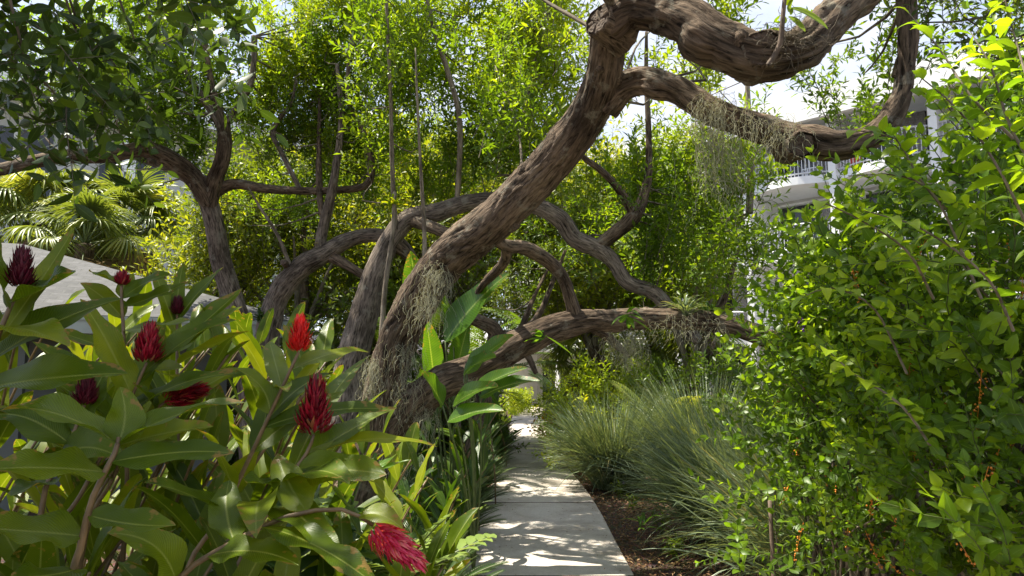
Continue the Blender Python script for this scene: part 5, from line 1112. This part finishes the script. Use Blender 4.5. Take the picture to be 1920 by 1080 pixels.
# canopy high over the right foreground, from an unseen tree added to shade the shrubs below
rt = thing('added_shade_tree', 'unseen tree added outside the right edge so its canopy shades the shrubs', 'tree', (4.6, 1.2, -.05))
g = Geo(); tube(g, [[4.6, 1.2, -.1, .2], [4.5, 1.3, 2, .16], [3.9, 1.8, 4, .12], [2.6, 2.4, 5.2, .05]], 16, .1, .012, 62); part('trunk', g, M['bark'], rt)
crown(rt, [(.2, 2.6, .4, 3.0, 5.2, 6.4, 95)], 93, SH, 'willow', (.7, 1.1), [np.array([[4.5, 1.3, 2, .16], [3.9, 1.8, 4, .12], [2.6, 2.4, 5.2, .05]])], .6, gap=.3)
# twigs of the same kind at the top right
tr = thing('privet_tree', 'tree with dark pointed leaves reaching in at the top right corner', 'tree', (4.4, 3.8, -.05))
g = Geo(); tube(g, [[4.4, 3.8, -.1, .1], [4.2, 3.8, 1.5, .08], [3.7, 3.7, 2.8, .06], [2.9, 3.6, 3.8, .03]], 12, .1, .008, 63); part('trunk', g, M['bark'], tr)
crown(tr, [box_px(1720, 2000, -60, 90, 3.3, 4.2, 26), box_px(1850, 2100, 60, 300, 3.4, 4.2, 24)], 94, [shoot(1600+i, .6, .085, .36, 12, 3) for i in range(4)], 'willow_dark', (.6, .9), [np.array([[4.2, 3.8, 1.5, .08], [3.7, 3.7, 2.8, .06], [2.9, 3.6, 3.8, .03]])], .6, cheap=False, bias=(-.3, 0, 0), link=4)

# ================================================================== SPANISH MOSS AND EPIPHYTES
def moss(label, spots, seed, name='spanish_moss'):
    """spots: (px, py, depth, n strands, spread m, length m)"""
    rg = np.random.default_rng(seed); g = Geo(); P0, P1 = [], []; c0 = None
    for (px, py, d, n, sp, L) in spots:
        c = P(px, py, d); c0 = c if c0 is None else c0
        for _ in range(n):
            p = c+rg.normal(size=3)*A(sp, sp*.6, sp*.8); l = L*rg.uniform(.3, 1.1); k = int(l/.016)+3; dr = rg.normal(size=3)*.6
            for _ in range(k):
                dr = dr*.6+rg.normal(size=3)*.5+A(0, 0, -.55); q = p+nrm(dr)*.019; P0.append(p); P1.append(q); p = q
    P0, P1 = np.array(P0), np.array(P1); t = thing(name, label, 'moss', c0); prisms(g, P0, P1, .0011, .0011, 3, var=.6); part('strands', g, M['moss'], t)
moss('grey moss beard clinging to the leaning trunk above the paddle leaves', [(818, 505, 5.35, 110, .06, .22), (805, 555, 5.45, 90, .06, .24), (770, 570, 5.6, 30, .08, .14)], 1)
moss('grey moss fringe down the left side of the leaning trunk base', [(700, 680, 5.8, 70, .04, .28), (695, 730, 5.8, 50, .04, .22)], 2)
moss('thin moss veil hanging to the right of the leaning trunk base', [(757, 650, 5.8, 70, .06, .35), (750, 720, 5.8, 50, .08, .28)], 3)
moss('long moss curtain hanging below the second limb at upper right of the fork', [(1335, 200, 3.85, 150, .06, .3), (1350, 260, 3.95, 130, .07, .4)], 4)
moss('moss tangle lying along the middle of the sagging limb', [(1400, 225, 3.75, 55, .06, .1), (1450, 235, 3.68, 45, .06, .12), (1480, 250, 3.65, 50, .05, .12)], 5)
moss('moss and roots tangled on the lower limb under the orchid clump', [(1290, 610, 5.95, 80, .1, .12), (1230, 615, 6.0, 30, .08, .1), (1340, 620, 5.9, 30, .08, .12)], 6)
moss('grey moss hanging beneath the arched lower limb', [(1165, 640, 6.2, 130, .09, .25), (1190, 625, 6.1, 70, .06, .2)], 7)
moss('dangling moss wisps near the foot of the lower limb', [(800, 780, 5.75, 60, .05, .22), (740, 850, 5.8, 60, .06, .3), (880, 720, 5.7, 30, .04, .15)], 8)
def epiphyte(label, px, py, d, n, L, w, seed, m='fern', el=(.4, 1.5), prof='strap', name='epiphyte', droop=.5, cat='plant'):
    rg = np.random.default_rng(seed); c = P(px, py, d); t = thing(name, label, cat, c); a = rg.uniform(0, 6.28, n); e = rg.uniform(*el, n); l = L*rg.uniform(.6, 1.1, n)[:, None]
    dr = np.stack([np.cos(a)*np.cos(e), np.sin(a)*np.cos(e), np.sin(e)], 1); B = c+rg.normal(size=(n, 3))*.02; C = B+dr*l*.6; T_ = C+(dr*A(1, 1, .3)-A(0, 0, droop))*l*.45
    g = Geo(); blades(g, BD(B, C, T_, nrm(A(0, 0, 1)+dr*.2+rg.normal(size=(n, 3))*.2), w), 7, 3, prof, .3); part('leaves', g, M[m], t); return t
epiphyte('spiky orchid clump growing on the right part of the arched lower limb', 1285, 590, 6.05, 90, .32, .014, 1, 'grass')
epiphyte('second strap-leaved orchid clump behind the spiky one', 1330, 595, 6.1, 60, .25, .014, 2, 'fern')
epiphyte('small bromeliad wedged between the forked and the bent tree', 487, 600, 8.4, 26, .25, .03, 3, 'fern')
epiphyte('bright green tuft on the back limb left of the leaning trunk', 905, 420, 7.2, 26, .28, .03, 4, 'lime')
epiphyte('star-shaped leafy tuft on the thin stem behind the leaning trunk', 735, 385, 6.9, 22, .2, .03, 5, 'lime')
epiphyte('orchid leaves hanging from the middle of the lower limb', 1020, 630, 5.85, 8, .28, .07, 6, 'banana', (-.6, .5), 'lance')
epiphyte('orchid with leaves drooping off the lower limb near its top', 1180, 590, 5.9, 9, .26, .05, 7, 'banana', (-.8, .6), 'lance', droop=.8)
epiphyte('palm-like tuft on the sunlit joint of the bent tree', 575, 462, 8.4, 24, .22, .02, 8, 'lime')
o1 = epiphyte('large orchid on the top limb with thick yellow-green leaves against the sky', 1480, 40, 3.3, 3, .1, .03, 9, 'lime', (.8, 1.5))
g = Geo(); c = P(1478, 10, 3.3)
for (bx, by, tx, ty, w, ar) in [(1480, 15, 1553, 55, .07, .35), (1480, 10, 1420, -30, .06, .2), (1480, 30, 1510, 60, .05, .1), (1475, 10, 1500, -60, .06, .1)]:
    b = P(bx, by, 3.3); T_ = P(tx, ty, 3.2); blades(g, BD([b], [(b+T_)/2+A(0, 0, ar*.12)], [T_], [nrm(A(.1, -.8, .6))], [w]), 10, 5, 'ginger', .2, var=np.array([.3]))
part('leaf', g, M['lime'], o1)
g = Geo(); tube(g, [[*P(1440, 122, 3.3), .013], [*P(1462, 85, 3.28), .014], [*P(1468, 30, 3.25), .011], [*P(1474, -30, 3.25), .009]], 8, .04, .001, 5); part('stalk', g, M['wood'], o1)
rg = np.random.default_rng(5); P0, P1 = [], []
for _ in range(130):
    p = P(1480, 70, 3.33)+rg.normal(size=3)*A(.06, .03, .05); dr = nrm(rg.normal(size=3)+A(0, -.4, -.3))
    for _ in range(9): dr = nrm(dr+rg.normal(size=3)*.35+A(0, 0, -.1)); q = p+dr*.02; P0.append(p); P1.append(q); p = q
g = Geo(); prisms(g, P0, P1, .0013, .001, 3); part('roots', g, M['twig'], o1)

# ================================================================== SMALL THINGS
b = G(1024, 781)
t = thing('path_light', 'short black bollard light at the right edge of the path near its end', 'light', (b[0]+.04, b[1], 0)); x, y = b[0]+.04, b[1]
g = Geo(); tube(g, [[x, y, -.02, .05], [x, y, .42, .05]], 14, .1); part('post', g, M['metal'], t)
g = Geo(); tube(g, [[x, y, .43, .075], [x, y, .50, .078], [x, y, .53, .04]], 14, .02); part('lamp_head', g, M['metal'], t)
def ruellia(label, x, y, h, seed, fl=True):
    t = thing('wild_petunia', label, 'flower', (x, y, 0)); rg = np.random.default_rng(seed); gl, gs = Geo(), Geo(); top = []
    for k in range(7):
        a = k*2.4; d = nrm(A(math.cos(a)*.45, math.sin(a)*.45, 1)); e = A(x, y, 0)+d*h*rg.uniform(.6, 1); prisms(gs, [A(x, y, -.01)], [e], .003, .002, 4); top.append(e)
        n = 9; tt = rg.uniform(.2, 1, n)[:, None]; B = A(x, y, 0)*(1-tt)+e*tt; dd = nrm(rg.normal(size=(n, 3))*A(1, 1, .3)+A(0, 0, .3)); l = rg.uniform(.07, .14, n)[:, None]
        blades(gl, BD(B, B+dd*l*.5+A(0, 0, .02), B+dd*l-A(0, 0, .02), A(0, 0, 1)+rg.normal(size=(n, 3))*.3, .016), 4, 3, 'lance', .2)
    part('stems', gs, M['stalk'], t); part('leaves', gl, M['willow'], t)
    if fl: purple(t, top[0]+A(0, -.02, .03), .02, seed, 22)
ruellia('small purple-flowered plant at the tip of the mulch bed by the round grass clump', *G(1160, 930)[:2], .2, 1)
ruellia('purple wild petunia in front of the largest grass clump', *G(1240, 1000)[:2], .26, 2)
ruellia('low green seedling in the sunlit mulch at the path edge', *G(1185, 955)[:2], .2, 3, False)
ruellia('seedling in the mulch at the bottom right of the path', *G(1265, 1050)[:2], .22, 4, False)
epiphyte('small strap-leaved plant with one bright leaf in the mulch bed', 1205, 985, 6.2, 9, .3, .03, 12, 'banana', (.1, 1.0), 'lance', 'bed_plant')
